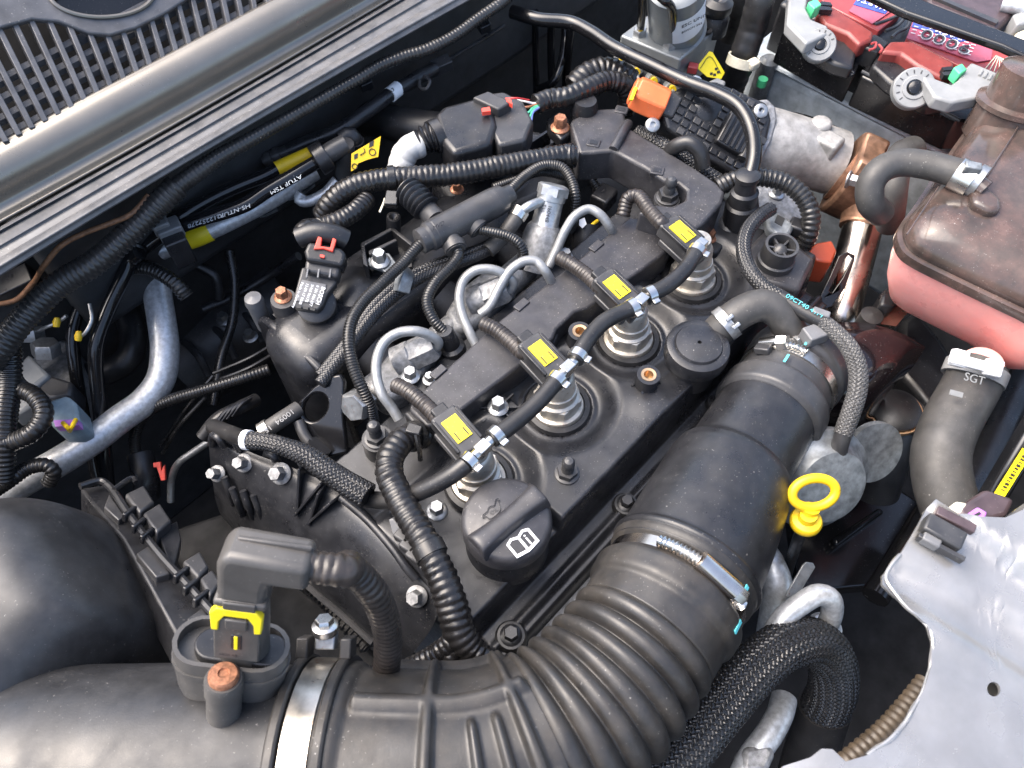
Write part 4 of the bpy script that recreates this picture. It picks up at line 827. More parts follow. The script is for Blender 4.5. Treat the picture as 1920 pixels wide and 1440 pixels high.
for s_, (u, v) in enumerate(((355, 422), (396, 409), (445, 392), (505, 361), (540, 342))):
    a = P(u, v, .0345 + .00009 * (u - 355)); b = P(u + 50, v - 18 - (8 if u > 480 else 0), .0345 + .00009 * (u - 305)); d_ = nrm(a - b); n_ = nrm(EZ - d_ * d_[2])
    lettering(tx[s_], (a + b) / 2 + n_ * .001, d_, np.cross(n_, d_), .0066, printm, fl, 'hose_print')
mesh('quick_connector', *join(s_tube(W((596, 302, 0.0420), (622, 284, 0.0460), (648, 270, 0.0480)), .0088, 22), s_tube(W((645, 270, 0.0480), (648, 290, 0.0360), (645, 335, 0.0120)), .0088, 22)), dgrey, fl)
mesh('retaining_ring', *s_ring(P(603, 296, 0.0430), nrm(P(640, 274, 0.0480) - P(596, 302, 0.0420)), .0095, .012, .0045), black, fl, bevel=.001)
mesh('second_elbow', *join(s_tube(W((640, 262, 0.0400), (656, 252, 0.0420), (664, 262, 0.0380), (666, 282, 0.0220)), .0075, 18), s_ring(P(665, 268, 0.0340), EZ, .0075, .005, .0015)), black, fl)
mesh('yellow_clip', *pp([(613, 249), (628, 243), (645, 252), (645, 262), (630, 264), (616, 262)], .034, .008), yellow, fl, bevel=.001)
wtg = thing('warning_tag', 'yellow warning tag with black pictograms beside the fuel line elbow', 'tag', P(685, 290, .0))
tn = nrm((-.25, -.55, .7)); t0_ = P(686, 288, .044); TG = lambda u, v, d=0.: PL(u, v, t0_ + tn * d, tn)
mesh('tag_sheet', *s_prism([TG(u, v) for u, v in ((659, 288), (714, 255), (709, 294), (690, 299), (672, 306), (666, 318), (658, 321))], .0012, tn), yellow, wtg)
for q_ in ([(693, 267), (701, 263), (700, 273), (692, 277)], [(664, 290), (671, 287), (670, 296), (664, 299)]): mesh('pictogram', *s_prism([TG(u, v, .0005) for u, v in q_], .0006, tn), inkm, wtg)
for (u, v, rr_) in ((698, 285, 6), (665, 312, 5)):
    c = TG(u, v, .0006); r_ = mpx(rr_, c); mesh('pictogram', *s_tube(ell(c, fr(tn)[0] * r_, fr(tn)[1] * r_, 16) + [ell(c, fr(tn)[0] * r_, fr(tn)[1] * r_, 16)[0]], .0004, 5), inkm, wtg)
mesh('pictogram', *s_tube([TG(675, 291, .0006), TG(684, 284, .0006), TG(682, 278, .0006)], .0004, 5), inkm, wtg)
sb = thing('heater_pipe', 'dull silver pipe with yellow band and bracket beneath the fuel lines', 'pipe', P(450, 400, -0.0280))
mesh('pipe', *s_tube(W((300, 470, -0.0080), (340, 452, -0.0030), (395, 430, 0.0020), (450, 404, 0.0060), (520, 366, 0.0100), (565, 336, 0.0120), (590, 320, 0.0140)), .0088, 22), acpipe, sb)
mesh('yellow_band', *s_tube(W((346, 449, -0.0025), (372, 440, 0.0000), (392, 431, 0.0015)), .0102, 22), ylabel, sb)
mesh('loop_bracket', *s_tube(W((566, 362, 0.0100), (560, 374, 0.0060), (575, 378, 0.0040), (610, 362, 0.0080), (632, 338, 0.0160)), .0050, 10), acpipe, sb)
mesh('bracket_tab', *pp([(545, 345), (585, 325), (590, 345), (560, 368), (540, 372)], -.012, .003), galv, sb)
mesh('bracket_tab', *pp([(480, 395), (515, 378), (520, 392), (498, 402), (486, 404)], -.022, .003), galv, sb)
lc = thing('line_clip', 'grey and black double clip gripping the fuel lines', 'clip', P(310, 440, -.02))
mesh('clip_block', *s_box(P(318, 430, .036), (.020, .016, .012), fr(EZ, -35)), mgrey, lc, bevel=.0015); mesh('clip_block', *s_box(P(302, 424, .040), (.014, .012, .012), fr(EZ, -35)), mgrey, lc, bevel=.0015)
mesh('clip_foot', *s_box(P(334, 462, .022), (.018, .022, .030), fr(EZ, -35)), black, lc, bevel=.0015)
for k, q in enumerate(([(262, 470, 0.0180), (225, 492, 0.0000), (194, 509, -0.0100), (165, 550, -0.0200), (144, 590, -0.0300), (136, 630, -0.0400), (141, 690, -0.0600), (153, 762, -0.0900), (170, 840, -0.1200), (190, 930, -0.1600)], [(262, 474, 0.0180), (246, 488, 0.0100), (228, 526, 0.0000), (202, 582, -0.0150), (183, 634, -0.0250), (179, 680, -0.0400), (187, 762, -0.0700), (196, 849, -0.1000), (204, 930, -0.1400)])):
    mesh('brake_pipe', *s_tube(W(*q), .0062 if k else .0056, 18), gloss, tag=('glossy black pipe bending straight down into the bay, ' + ('beside the silver pipe' if k else 'beside the conduit loop'), 'pipe', 'glossy pipes dropping into the bay'))
mesh('air_con_pipe', *s_tube(W((305, 462, -0.0150), (296, 500, -0.0300), (295, 545, -0.0400), (303, 600, -0.0500), (309, 655, -0.0600), (301, 712, -0.0700), (271, 752, -0.0750), (226, 785, -0.0750), (174, 825, -0.0750), (115, 863, -0.0750), (62, 893, -0.0750), (0, 928, -0.0750), (-60, 960, -0.0750)), .0125, 28), acpipe, tag=('thick bare aluminium pipe curving down the left of the bay', 'pipe'))
mesh('heater_hose', *s_tube(W((215, 540, -0.0700), (236, 582, -0.0800), (250, 630, -0.0900), (240, 672, -0.0950), (208, 694, -0.1000), (160, 705, -0.1050), (100, 712, -0.1100)), .0125, 24), rubber, tag=('black rubber hose bend behind the two glossy pipes', 'hose'))
conduit('short conduit stub crossing over the aluminium pipe top', [(252, 500, -0.0050), (275, 502, 0.0000), (300, 512, 0.0000), (330, 533, -0.0050), (350, 556, -0.0150)], .0064, gg)
conduit('upright conduit at the edge beside the conduit loop', [(16, 640, 0.0100), (18, 680, 0.0000), (16, 728, -0.0100), (9, 780, -0.0150), (6, 832, -0.0200), (2, 900, -0.0400)], .0092, gg, pitch=.0036)
conduit('conduit loop bulging towards the grey blue connector', [(20, 705, -0.0200), (38, 728, -0.0150), (66, 744, -0.0120), (82, 776, -0.0120), (66, 806, -0.0140), (36, 824, -0.0180), (4, 832, -0.0200)], .0072, gg, pitch=.0042)
conduit('conduit lying across the lower end of the aluminium pipe', [(-10, 920, -0.0500), (20, 900, -0.0450), (52, 878, -0.0450), (85, 872, -0.0450), (100, 884, -0.0500), (92, 905, -0.0600)], .0058, gg)
gc = thing('abs_plug', 'grey blue multi pin plug with yellow and purple wires in a white bracket', 'connector', P(110, 760, -.2))
mesh('white_bracket', *pp([(22, 700), (52, 662), (92, 702), (64, 724), (60, 760), (20, 782)], -0.0450, .02), lgrey, gc, bevel=.003)
mesh('valve_block', *pp([(40, 640), (75, 615), (130, 640), (150, 700), (120, 745), (70, 705)], -0.0700, .06), alum, gc, bevel=.004)
for (u, v) in ((58, 632), (88, 664)): mesh('fitting', *s_hex(P(u, v, -0.0500), nrm((.4, .2, .8)), .012, .012), zinc, gc)
mesh('dark_plug', *pp([(62, 724), (92, 702), (135, 715), (132, 742), (90, 748)], -0.0500, .03), dgrey, gc, bevel=.003)
mesh('plug_shell', *pp([(86, 752), (125, 740), (142, 755), (150, 790), (130, 800), (95, 800)], -0.0350, .03), blueg, gc, bevel=.003)
mesh('purple_lock', *pp([(100, 788), (146, 786), (148, 797), (104, 800)], -0.0310, .008), purple, gc)
mesh('wire', *s_tube(W((118, 793, -0.0290), (126, 801, -0.0250), (131, 808, -0.0350)), .0018, 8), yellow, gc); mesh('wire', *s_tube(W((142, 787, -0.0290), (136, 798, -0.0250), (131, 808, -0.0350)), .0018, 8), yellow, gc)
for k, q in enumerate(([(60, 630, -.1), (85, 614, -0.0250), (108, 604, -0.0200), (125, 592, -0.0150)], [(146, 634, -0.0200), (160, 624, -0.0150), (172, 600, -0.0100), (168, 570, -0.0050)])):
    mesh('brake_line', *s_tube(W(*q), .0016, 8), zinc, gc); mesh('yellow_cap', *s_lathe([(.0026, -.003), (.0032, .001), (.002, .005), (0, .005)], P(*((106, 606, -0.0180) if k == 0 else (147, 632, -0.0170))), nrm((.5, .3, .5)), 12), yellow, gc)
conduit('slim conduit arching from the manifold flange down to the red clip', [(505, 692, -.05), (451, 710, -.05), (382, 731, -.06), (323, 749, -.07), (278, 773, -.085), (257, 801, -.10), (253, 839, -.12), (268, 880, -.14)], .0050, gg, pitch=.003)
for k, q in enumerate(([(400, 704, -.08), (350, 765, -.1), (300, 838, -.13)], [(385, 745, -.08), (335, 800, -.1), (305, 850, -.13)], [(520, 640, -.08), (470, 670, -.08), (400, 700, -.09)], [(525, 655, -.08), (470, 688, -.08), (410, 712, -.09)])):
    mesh('thin_wire', *s_tube(W(*q), .0018, 8), cond, tag=(['thin black wire slanting down beside the red clip', 'second thin black wire below the arching slim conduit', 'upper thin black wire behind the manifold flange', 'lower thin black wire behind the manifold flange'][k], 'wire', 'thin loose wires'))
rc = thing('red_clip_plug', 'dark plug with small red locking clip deep beside the aluminium pipe', 'connector', P(290, 890, -.2))
mesh('plug_shell', *s_tube(W((262, 850, -.13), (272, 890, -.14), (276, 930, -.16)), .012, 18), black, rc)
mesh('red_lock', *s_prism([PL(u, v, P(298, 880, -.118), -M[2]) for u, v in ((287, 868), (300, 866), (302, 884), (308, 872), (309, 900), (302, 901), (298, 888), (294, 876), (288, 876))], .003, -M[2]), red, rc)
mesh('brake_line', *s_tube(W((398, 824, -.09), (365, 846, -.10), (335, 868, -.11), (322, 898, -.13), (320, 940, -.15)), .0032, 12), zinc, tag=('bent thin dull steel pipe below the timing cover', 'pipe'))
mesh('wiper_linkage_hose', *s_tube(W((330, 490, -.05), (375, 500, -.06), (405, 520, -.07), (412, 560, -.09)), .005, 12), rubber, tag=('small black hose arc beside the yellow banded pipe', 'hose'))
mesh('brake_servo_rod', *s_tube(W((380, 580, -.10), (430, 560, -.10), (500, 520, -.09), (560, 480, -.06)), .0045, 12), black, tag=('straight black rod in the dark gap beside the manifold', 'rod'))

# cam sensor in the gap behind the fuel rail
cs = thing('cam_sensor', 'black sensor barrel with white patch in the gap behind the fuel rail', 'sensor', P(1095, 470, -.04))
mesh('barrel', *s_tube(W((1100, 420, .0), (1098, 455, -.012), (1100, 490, -.03)), [.011, .013, .014], 22), black, cs)
mesh('white_patch', *s_prism([PL(u, v, P(1092, 420, .012), -M[2]) for u, v in ((1086, 412), (1096, 408), (1100, 420), (1092, 428), (1086, 422))], .0012, -M[2]), white, cs)
mesh('sensor_plug', *s_box(P(1132, 372, .0), (.018, .022, .016), fr(EZ, 40)), black, cs, bevel=.002)
mesh('yellow_wire', *s_tube(W((1106, 426, .004), (1112, 420, .006), (1120, 414, .004)), .0016, 8), yellow, cs)
mesh('rear_plate', *pp([(1100, 300), (1200, 330), (1240, 400), (1180, 420), (1120, 400)], -.03, .01), black, cs, bevel=.002)

# ================================================================ timing cover, lifting eye and front looms
tcv = thing('timing_cover', 'dark rounded plastic timing cover at the oil cap end of the engine', 'timing cover', P(600, 1000, -.2))
rows = [[(398, 812, -.035), (470, 848, -.024), (575, 888, -.018), (690, 948, -.016), (765, 1022, -.020), (838, 1112, -.028)],
        [(392, 830, -.04), (465, 872, -.028), (565, 915, -.022), (672, 985, -.020), (748, 1062, -.024), (826, 1140, -.032)],
        [(396, 880, -.07), (466, 935, -.055), (552, 985, -.045), (650, 1050, -.040), (730, 1120, -.042), (808, 1180, -.048)],
        [(405, 940, -.12), (472, 1005, -.105), (548, 1065, -.095), (636, 1130, -.085), (705, 1185, -.08), (775, 1225, -.08)],
        [(420, 980, -.18), (490, 1050, -.17), (560, 1105, -.155), (640, 1165, -.14), (700, 1215, -.13), (760, 1255, -.13)]]
V, F = s_patch(rows, 40, 60); mesh('cover_shell', V, F, cover_m, tcv, smooth_deg=180)
mesh('cover_rim', *s_tube(W((640, 932, -.008), (690, 975, -.010), (738, 1030, -.012), (765, 1068, -.016), (780, 1085, -.02)), .0034, 10), cover_m, tcv)
for (u, v, u2, v2) in ((566, 872, 562, 958), (604, 915, 586, 975), (630, 935, 586, 975), (610, 900, 560, 960)):
    a, b = P(u, v, -.010), P(u2, v2, -.038); d = nrm(b - a); s_ = nrm(np.cross(d, -M[2])); mesh('gusset', *s_box((a + b) / 2, (np.linalg.norm(b - a), .0020, .016), np.array([d, s_, np.cross(d, s_)])), cover_m, tcv, bevel=.0005)
for (u, v) in ((440, 905), (455, 925), (475, 930), (495, 938)):
    mesh('cooling_fin', *s_tube(W((u - 20, v - 10, -.045), (u - 10, v + 15, -.055), (u, v + 40, -.075)), .003, 10), cover_m, tcv)
for (u, v, rp, z) in ((527, 888, 21, -.020), (458, 868, 18, -.028), (782, 1118, 21, -.030), (408, 888, 16, -.05)): bolt(u, v, z, rp, alum, tcv, nrm((-.45, -.15, .9)), h=.009)
mesh('gasket_edge', *s_tube(W((550, 1072, -.10), (600, 1118, -.10), (650, 1160, -.10), (700, 1205, -.10)), .0034, 6), dgrey, tcv)
for (u, v) in ((398, 815), (428, 822), (500, 848)): mesh('hook_lug', *s_tube(W((u, v + 18, -.036), (u + 2, v + 2, -.022), (u + 12, v + 6, -.018), (u + 22, v + 22, -.026)), .0034, 10), cover_m, tcv)
bs_ = thing('belt_guard', 'dark panel below the timing cover behind the sensor lead', 'panel', P(600, 1150, -.3))
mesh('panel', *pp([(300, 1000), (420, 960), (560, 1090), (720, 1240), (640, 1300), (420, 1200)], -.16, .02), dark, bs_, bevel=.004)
mesh('toothed_belt', *s_tube(W((555, 1068, -.125), (610, 1125, -.125), (690, 1215, -.125)), .006, 8, .0008, disp=lambda s, th, R: .0009 * np.sign(np.sin(2 * math.pi * s / .005)) + 0 * th), rubber, bs_)
# lifting eye
le = thing('lifting_eye', 'flat black steel lifting eye plate with round hole', 'bracket', P(600, 830, -.06))
ln = nrm((-.55, -.25, .75)); l0 = P(600, 770, .006)
Lp = lambda u, v: PL(u, v, l0, ln)
cen = Lp(590, 764); ax_, ay_ = (Lp(611, 742) - cen), (Lp(602, 779) - cen)
mesh('eye_plate', *s_plate([Lp(u, v) for u, v in ((622, 704), (638, 702), (645, 716), (642, 780), (650, 850), (606, 860), (578, 832), (558, 800), (550, 772), (560, 752), (588, 725))], [ell(cen, ax_ * .95, ay_ * 1.15, 24)], .0065, ln), gloss, le, bevel=.0016, seg=2)
mesh('eye_stay', *s_tube(W((560, 790, .0), (570, 815, -.004), (588, 842, -.010), (600, 866, -.03)), .0045, 10), dgrey, le)
mesh('spacer_post', *s_tube(W((600, 835, -.006), (590, 850, -.012), (575, 870, -.02)), .0095, 18), black, le)
# stud beside it
st_ = thing('cover_stud', 'grey ball headed stud on a black post beside the lifting eye', 'stud', P(708, 830, -.05))
mesh('post', *s_lathe([(.0135, -.05), (.0115, 0), (0, 0)], P(707, 822, .006), EZ, 24), black, st_); ball_stud(707, 822, .006, 21, st_)
# braided hose at the front
bh = thing('braided_return_hose', 'black braided sleeve hose lying over the timing cover', 'hose', P(580, 870, -.02))
mesh('braided_sleeve', *s_braid(W((466, 826, .006), (500, 829, .010), (540, 840, .014), (575, 855, .016), (610, 880, .016), (645, 903, .014), (690, 930, .012)), [.0068, .0062, .0066, .0076, .0082, .0084, .0092], 12, .17), braid_m, bh)
mesh('sleeve_ring', *s_ring(P(464, 825, .006), nrm(P(500, 829, .010) - P(464, 826, .006)), .0058, .005, .0018), white, bh)
mesh('feed_hose', *s_tube(W((400, 800, -.03), (430, 812, -.012), (466, 826, .004)), .0064, 18), rubber, bh)
mesh('fuel_hose', *s_tube(W((494, 810, .0), (512, 797, .004), (535, 782, .006), (560, 766, .004)), .0062, 18), grub, bh)
mesh('hose_clip', *s_ring(P(499, 806, .0015), nrm(P(535, 782, .006) - P(494, 810, .0)), .0063, .007, .0012), steel, bh)
lettering('10094  15', P(548, 766, .0135), nrm(P(512, 792, .0125) - P(548, 766, .0135)), nrm(np.cross(EZ, P(512, 792, .0125) - P(548, 766, .0135))), .0065, mgrey, bh, 'hose_print')
mesh('feed_stub', *s_tube(W((380, 820, -.06), (410, 785, -.05), (450, 765, -.05), (480, 750, -.06)), .006, 14), rubber, bh)
for k in range(4): mesh('ribbed_stub', *s_tube(W((405 + 10 * k, 795 - 5 * k, -.045), (425 + 9 * k, 770 - 4 * k, -.04), (455 + 5 * k, 752 - 2 * k, -.045)), .002, 8), black, bh)
# front wiring loom
fw = thing('front_loom', 'thick ribbed taped loom running down past the oil cap and forking', 'wiring loom', P(800, 1050, -.05))
mesh('loom_trunk', *s_taped(W((792, 818, .010), (770, 818, .022), (748, 832, .028), (732, 858, .030), (730, 886, .030), (744, 922, .030), (765, 962, .030), (795, 1012, .030), (818, 1058, .028), (838, 1106, .024), (852, 1152, .018), (862, 1188, .012), (886, 1220, .004), (925, 1250, -.004), (960, 1275, -.01)), [.0095, .0098, .0098, .0096, .0096, .0096, .0096, .0095, .0098, .0102, .0106, .0104, .0092, .0088, .0085], .0050, .10, 26, 31), tape, fw)
mesh('loom_fork', *s_taped(W((862, 1180, .012), (846, 1205, .008), (815, 1229, .0), (775, 1252, -.008), (740, 1270, -.015)), .0072, .0042, .12, 20, 33), tape, fw)
mesh('loom_stub', *s_taped(W((864, 1205, .006), (850, 1225, .004), (838, 1245, .0), (832, 1265, -.006)), .0062, .0045, .12, 18, 35), tape, fw)
mesh('white_wire', *s_tube(W((858, 1255, .0), (850, 1262, -.002), (846, 1275, -.006)), .0025, 8), cream, fw)
p = P(760, 826, .026); tie = mesh('cable_tie', *s_ring(P(776, 818, .019), nrm(P(748, 832, .028) - P(792, 818, .010)), .0100, .0052, .0014), cond, fw)
mesh('tie_head', *s_box(P(777, 808, .034), (.011, .008, .008), fr(EZ, 20)), cond, tie, bevel=.001)
mesh('tie_tail', *s_tube(W((780, 812, .036), (786, 840, .028), (788, 862, .016)), .0020, 6), cond, tie)
mesh('loom_band', *s_ring(P(806, 1032, .0295), nrm(P(818, 1058, .028) - P(795, 1012, .030)), .0098, .0085, .0012), cond, fw)
cb = thing('loom_clip', 'grey black plastic clip block under the front loom', 'clip', P(760, 1010, -.02))
mesh('clip_plate', *s_prism([PL(u, v, P(745, 1000, .012), nrm((-.6, -.2, .8))) for u, v in ((728, 974), (738, 972), (762, 1010), (750, 1026), (735, 1000))], .006, nrm((-.6, -.2, .8))), mgrey, cb, bevel=.001)
for (u, v) in ((758, 1006), (768, 1024), (780, 1042)): mesh('clip_tooth', *s_box(P(u, v, .010), (.012, .010, .010), fr(EZ, 40)), dgrey, cb, bevel=.0014)

# ================================================================ hose from the breather to the duct
bhz = thing('breather_hose', 'fat grey rubber breather hose arching from the round cap to the duct', 'hose', P(1420, 600, 0))
mesh('hose', *s_tube(W((1345, 622, .024), (1368, 600, .034), (1400, 580, .040), (1432, 572, .042), (1462, 588, .038), (1482, 622, .026), (1493, 656, .012)), .0128, 28), grub, bhz)
for k, (a, b, z) in enumerate((((1362, 606), (1385, 588), .033), ((1487, 636), (1495, 665), .019))):
    p = P(*a, z); dr = nrm(P(*b, z - (.012 if k else -.006)) - p); c_ = mesh('spring_clamp', *s_ring(p, dr, .0129, .0075, .0013), steel if k else zinc, bhz)
    for s_ in (-1, 1):
        e = p + nrm(np.cross(dr, -M[2])) * s_ * .004 - M[2] * .0165; mesh('clamp_ear', *s_box(e, (.0065, .003, .010), np.array([dr, nrm(np.cross(dr, -M[2])), np.cross(dr, nrm(np.cross(dr, -M[2])))])), zinc, c_, bevel=.0006)
mesh('duct_spigot', *s_tube(W((1490, 645, .014), (1503, 680, .0), (1512, 712, -.02)), .0118, 24), dgrey, bhz)
sl = thing('sleeved_sensor_pipe', 'grey braided sleeve pipe snaking from the pump to the round actuator', 'pipe', P(1540, 640, 0))
mesh('upper_sleeve', *s_braid(W((1445, 392, .040), (1425, 405, .044), (1402, 432, .046), (1394, 468, .046), (1405, 505, .046), (1432, 538, .046), (1468, 560, .046)), .0058, 10, .16), braid_m, sl)
mesh('printed_sleeve', *s_tube(W((1462, 557, .046), (1490, 574, .046), (1520, 592, .046), (1545, 604, .046)), .0062, 18), rubber, sl)
lettering('09CT40 41M', P(1472, 556, .0535), nrm(P(1520, 584, .0535) - P(1472, 556, .0535)), nrm(np.cross(EZ, P(1520, 584, .05) - P(1472, 556, .05))), .0058, cyan, sl, 'sleeve_print')
mesh('lower_sleeve', *s_braid(W((1538, 600, .046), (1565, 622, .046), (1592, 652, .044), (1608, 690, .040), (1608, 730, .034), (1596, 772, .026), (1580, 815, .016)), [.0058, .0060, .0064, .0066, .0066, .0066, .0064], 11, .2), braid_g, sl)
mesh('end_tube', *s_tube(W((1583, 808, .018), (1576, 830, .010), (1570, 862, -.006)), .0064, 18), dgrey, sl)
mesh('pipe_clip', *s_box(P(1527, 628, .040), (.018, .013, .012), fr(EZ, -25)), mgrey, sl, bevel=.0012)
mesh('pipe_clip', *s_box(P(1538, 590, .050), (.013, .006, .008), fr(EZ, 30)), mgrey, sl, bevel=.001)

# ================================================================ glossy turbo duct, actuator, dipstick
td = thing('turbo_inlet_duct', 'glossy black moulded duct turning from the clamp towards the coolant hose', 'air duct', P(1620, 690, -.12))
rows = [[(1490, 690, -.03), (1510, 640, -.022), (1560, 608, -.012), (1625, 606, -.010), (1690, 625, -.016), (1735, 650, -.030)],
        [(1495, 715, -.022), (1530, 660, -.008), (1580, 630, .002), (1640, 630, .002), (1690, 645, -.008), (1730, 660, -.030)],
        [(1510, 745, -.022), (1550, 705, -.004), (1600, 685, .002), (1645, 690, -.002), (1680, 695, -.014), (1710, 690, -.036)],
        [(1525, 775, -.035), (1560, 755, -.020), (1600, 745, -.014), (1635, 745, -.020), (1655, 740, -.030), (1680, 720, -.045)],
        [(1540, 810, -.07), (1570, 805, -.06), (1598, 800, -.055), (1620, 790, -.058), (1640, 772, -.062), (1660, 745, -.07)],
        [(1550, 830, -.14), (1575, 830, -.13), (1598, 828, -.13), (1620, 815, -.13), (1640, 795, -.13), (1655, 765, -.13)]]
V, F = s_patch(rows, 40, 40); mesh('duct_shell', V, F, glossduct, td, smooth_deg=180)
mesh('duct_collar', *s_tube([station(16.35)[0], station(17)[0]], .0385, 60), black, td)
mesh('lip', *s_tube(W((1452, 672, .030), (1475, 690, .030), (1500, 705, .026), (1525, 714, .016), (1545, 712, .0)), .0022, 10), dgrey, td)
mesh('lip', *s_patch([[(1448, 668, .029), (1480, 675, .020), (1515, 665, .004)], [(1475, 690, .030), (1505, 690, .022), (1535, 680, .002)], [(1525, 716, .016), (1535, 710, .010), (1550, 700, -.01)]], 20, 20), black, td, smooth_deg=180)
va = thing('vacuum_actuator', 'round dull zinc vacuum actuator can behind the yellow dipstick', 'actuator', P(1600, 890, -.1))
an = nrm((-.38, -.66, .62)); vo = P(1560, 915, -.014)
mesh('can', *s_lathe([(0, -.045), (.030, -.045), (.034, -.030), (.0375, -.024), (.0415, -.022), (.0425, -.018), (.0415, -.014), (.036, -.012), (.031, -.004), (.029, 0), (.023, .0015), (0, .002)], vo, an, 48), galv, va)
mesh('back_plate', *s_lathe([(0, -.006), (.026, -.006), (.026, 0), (0, 0)], P(1640, 850, -.040), an, 36), galv, va)
mesh('stub', *s_lathe([(.0055, -.02), (.0055, .012), (0, .012)], P(1568, 878, -.012), nrm(P(1576, 840, .0) - P(1568, 878, -.012)), 18), dgrey, va)
dp = thing('dipstick', 'bright yellow ring handled oil dipstick', 'dipstick', P(1515, 985, -.08))
dn = nrm(-M[2] + .15 * M[1]); do = P(1526, 924, .034); A_ = fr(dn, -8)
pts = ell(do, A_[0] * .0148, A_[1] * .0102, 40)
V, F = s_tube(pts + [pts[0]], .0034, 16, .0012, cap=False); mesh('ring_handle', V, F, yellow, dp)
n0, n1 = do - A_[1] * .0105 - A_[0] * .003, do - A_[1] * .021 - A_[0] * .005 + M[2] * .006
mesh('handle_neck', *s_tube([n0, (n0 + n1) / 2, n1], [.0062, .0048, .0066], 18), yellow, dp)
mesh('handle_cap', *s_lathe([(0, -.006), (.0085, -.0055), (.0108, -.002), (.0110, .0015), (.0098, .0035), (.0062, .0045), (.0058, .010), (0, .010)], n1, nrm(A_[1] * .72 + dn * .69), 36), yellow, dp)
mesh('tube', *s_tube([n1, P(1497, 1010, -.01), P(1480, 1060, -.08), P(1465, 1120, -.2)], .0042, 12), black, dp)

# ================================================================ lower right: braided hose, pipes
mesh('large_braided_hose', *s_braid(W((1225, 1475, -.030), (1290, 1400, -.030), (1355, 1320, -.030), (1418, 1250, -.030), (1470, 1212, -.034), (1520, 1202, -.045), (1556, 1232, -.065), (1562, 1290, -.095), (1545, 1330, -.12)), [.0170, .0170, .0170, .0168, .0165, .0165, .0170, .0175, .0175], 20, .10, .0042), braid_m, tag=('thick shiny black braided hose bending down beside the intake hose', 'hose'))
mesh('lower_hose', *s_tube(W((1546, 1325, -.118), (1530, 1380, -.15), (1510, 1440, -.18), (1490, 1520, -.2)), .020, 26), rubber, tag=('dark plain hose end continuing below the thick braided hose', 'hose'))
sp_ = thing('refrigerant_pipe', 'speckled bare aluminium pipe bent over the braided hose', 'pipe', P(1500, 1150, -.1))
mesh('bent_pipe', *s_tube(W((1440, 1235, -.05), (1447, 1195, -.038), (1468, 1160, -.030), (1505, 1130, -.024), (1535, 1115, -.022), (1556, 1122, -.026), (1560, 1148, -.040), (1548, 1178, -.060)), .0078, 20), acpipe, sp_)
mesh('pipe_union', *s_lathe([(.011, -.012), (.0125, -.006), (.0125, 0), (.009, .003)], P(1546, 1176, -.062), nrm(P(1560, 1148, -.04) - P(1546, 1182, -.066)), 24), acpipe, sp_)
mesh('lower_run', *s_tube(W((1470, 1310, -.09), (1462, 1340, -.085), (1440, 1380, -.08), (1410, 1420, -.08), (1390, 1460, -.08)), .0095, 20), acpipe, sp_)
mesh('mount_block', *pp([(1395, 1400), (1440, 1392), (1458, 1410), (1440, 1450), (1390, 1450)], -.07, .03), alum, sp_, bevel=.004)
mesh('coolant_rail', *s_tube(W((1425, 1030, -.07), (1445, 1060, -.06), (1458, 1100, -.065), (1452, 1150, -.085), (1440, 1220, -.12)), .0115, 22), acpipe, tag=('dull metal pipe half hidden behind the fat air duct', 'pipe'))
tg = mesh('metal_strap', *s_prism([PL(u, v, P(1498, 1090, -.045), -M[2]) for u, v in ((1473, 1120), (1478, 1108), (1505, 1060), (1512, 1054), (1525, 1056), (1529, 1064), (1500, 1112), (1490, 1122))], .002, -M[2]), zinc, tag=('flat narrow metal strap standing beside the aluminium pipe bend', 'strap'), bevel=.0004)
mesh('alternator_casing', *join(pp([(1200, 1400), (1260, 1310), (1300, 1330), (1290, 1420), (1230, 1480)], -.09, .06), pp([(1340, 1240), (1370, 1225), (1400, 1260), (1370, 1300)], -.11, .05)), dgrey, tag=('dark grey casing corner under the bellows of the intake hose', 'casing'), bevel=.006, seg=3)
mesh('wiring_conduit', *s_conduit(W((1560, 1450, -.02), (1610, 1410, -.02), (1655, 1372, -.02), (1690, 1335, -.02), (1735, 1280, -.02)), .0066, .0050, .14, 18), tan, tag=('tan corrugated tube under the cut edge of the grey panel', 'conduit', 'corrugated wiring conduits'))
mesh('side_rail', *s_tube(W((1640, 1120, -.16), (1690, 1040, -.16), (1740, 960, -.16)), .012, 10), gloss, tag=('dark glossy rail deep behind the dipstick tube', 'rail'))

# ================================================================ front panel (bare grey sheet metal)
fp = thing('radiator_support', 'dusty light grey sheet metal front panel with cut edge', 'panel', P(1800, 1250, .09))
edge = [(1688, 1040), (1664, 1072), (1663, 1090), (1674, 1108), (1702, 1140), (1738, 1172), (1748, 1204), (1745, 1248), (1730, 1296), (1702, 1346), (1671, 1384), (1626, 1416), (1585, 1428), (1560, 1405), (1540, 1404), (1520, 1420), (1470, 1436), (1440, 1470), (1440, 1620)]
outer = edge + [(2900, 1620), (2900, 700), (2300, 760), (1960, 880), (1918, 940), (1900, 968), (1868, 982), (1820, 980), (1784, 972), (1745, 944), (1736, 955)]
def fz(x, y): return 0
PZ = .10
holes_ = [[P(1861 + 13 * math.cos(t), 1293 + 14 * math.sin(t), PZ) for t in np.linspace(0, 2 * math.pi, 18, endpoint=False)]]
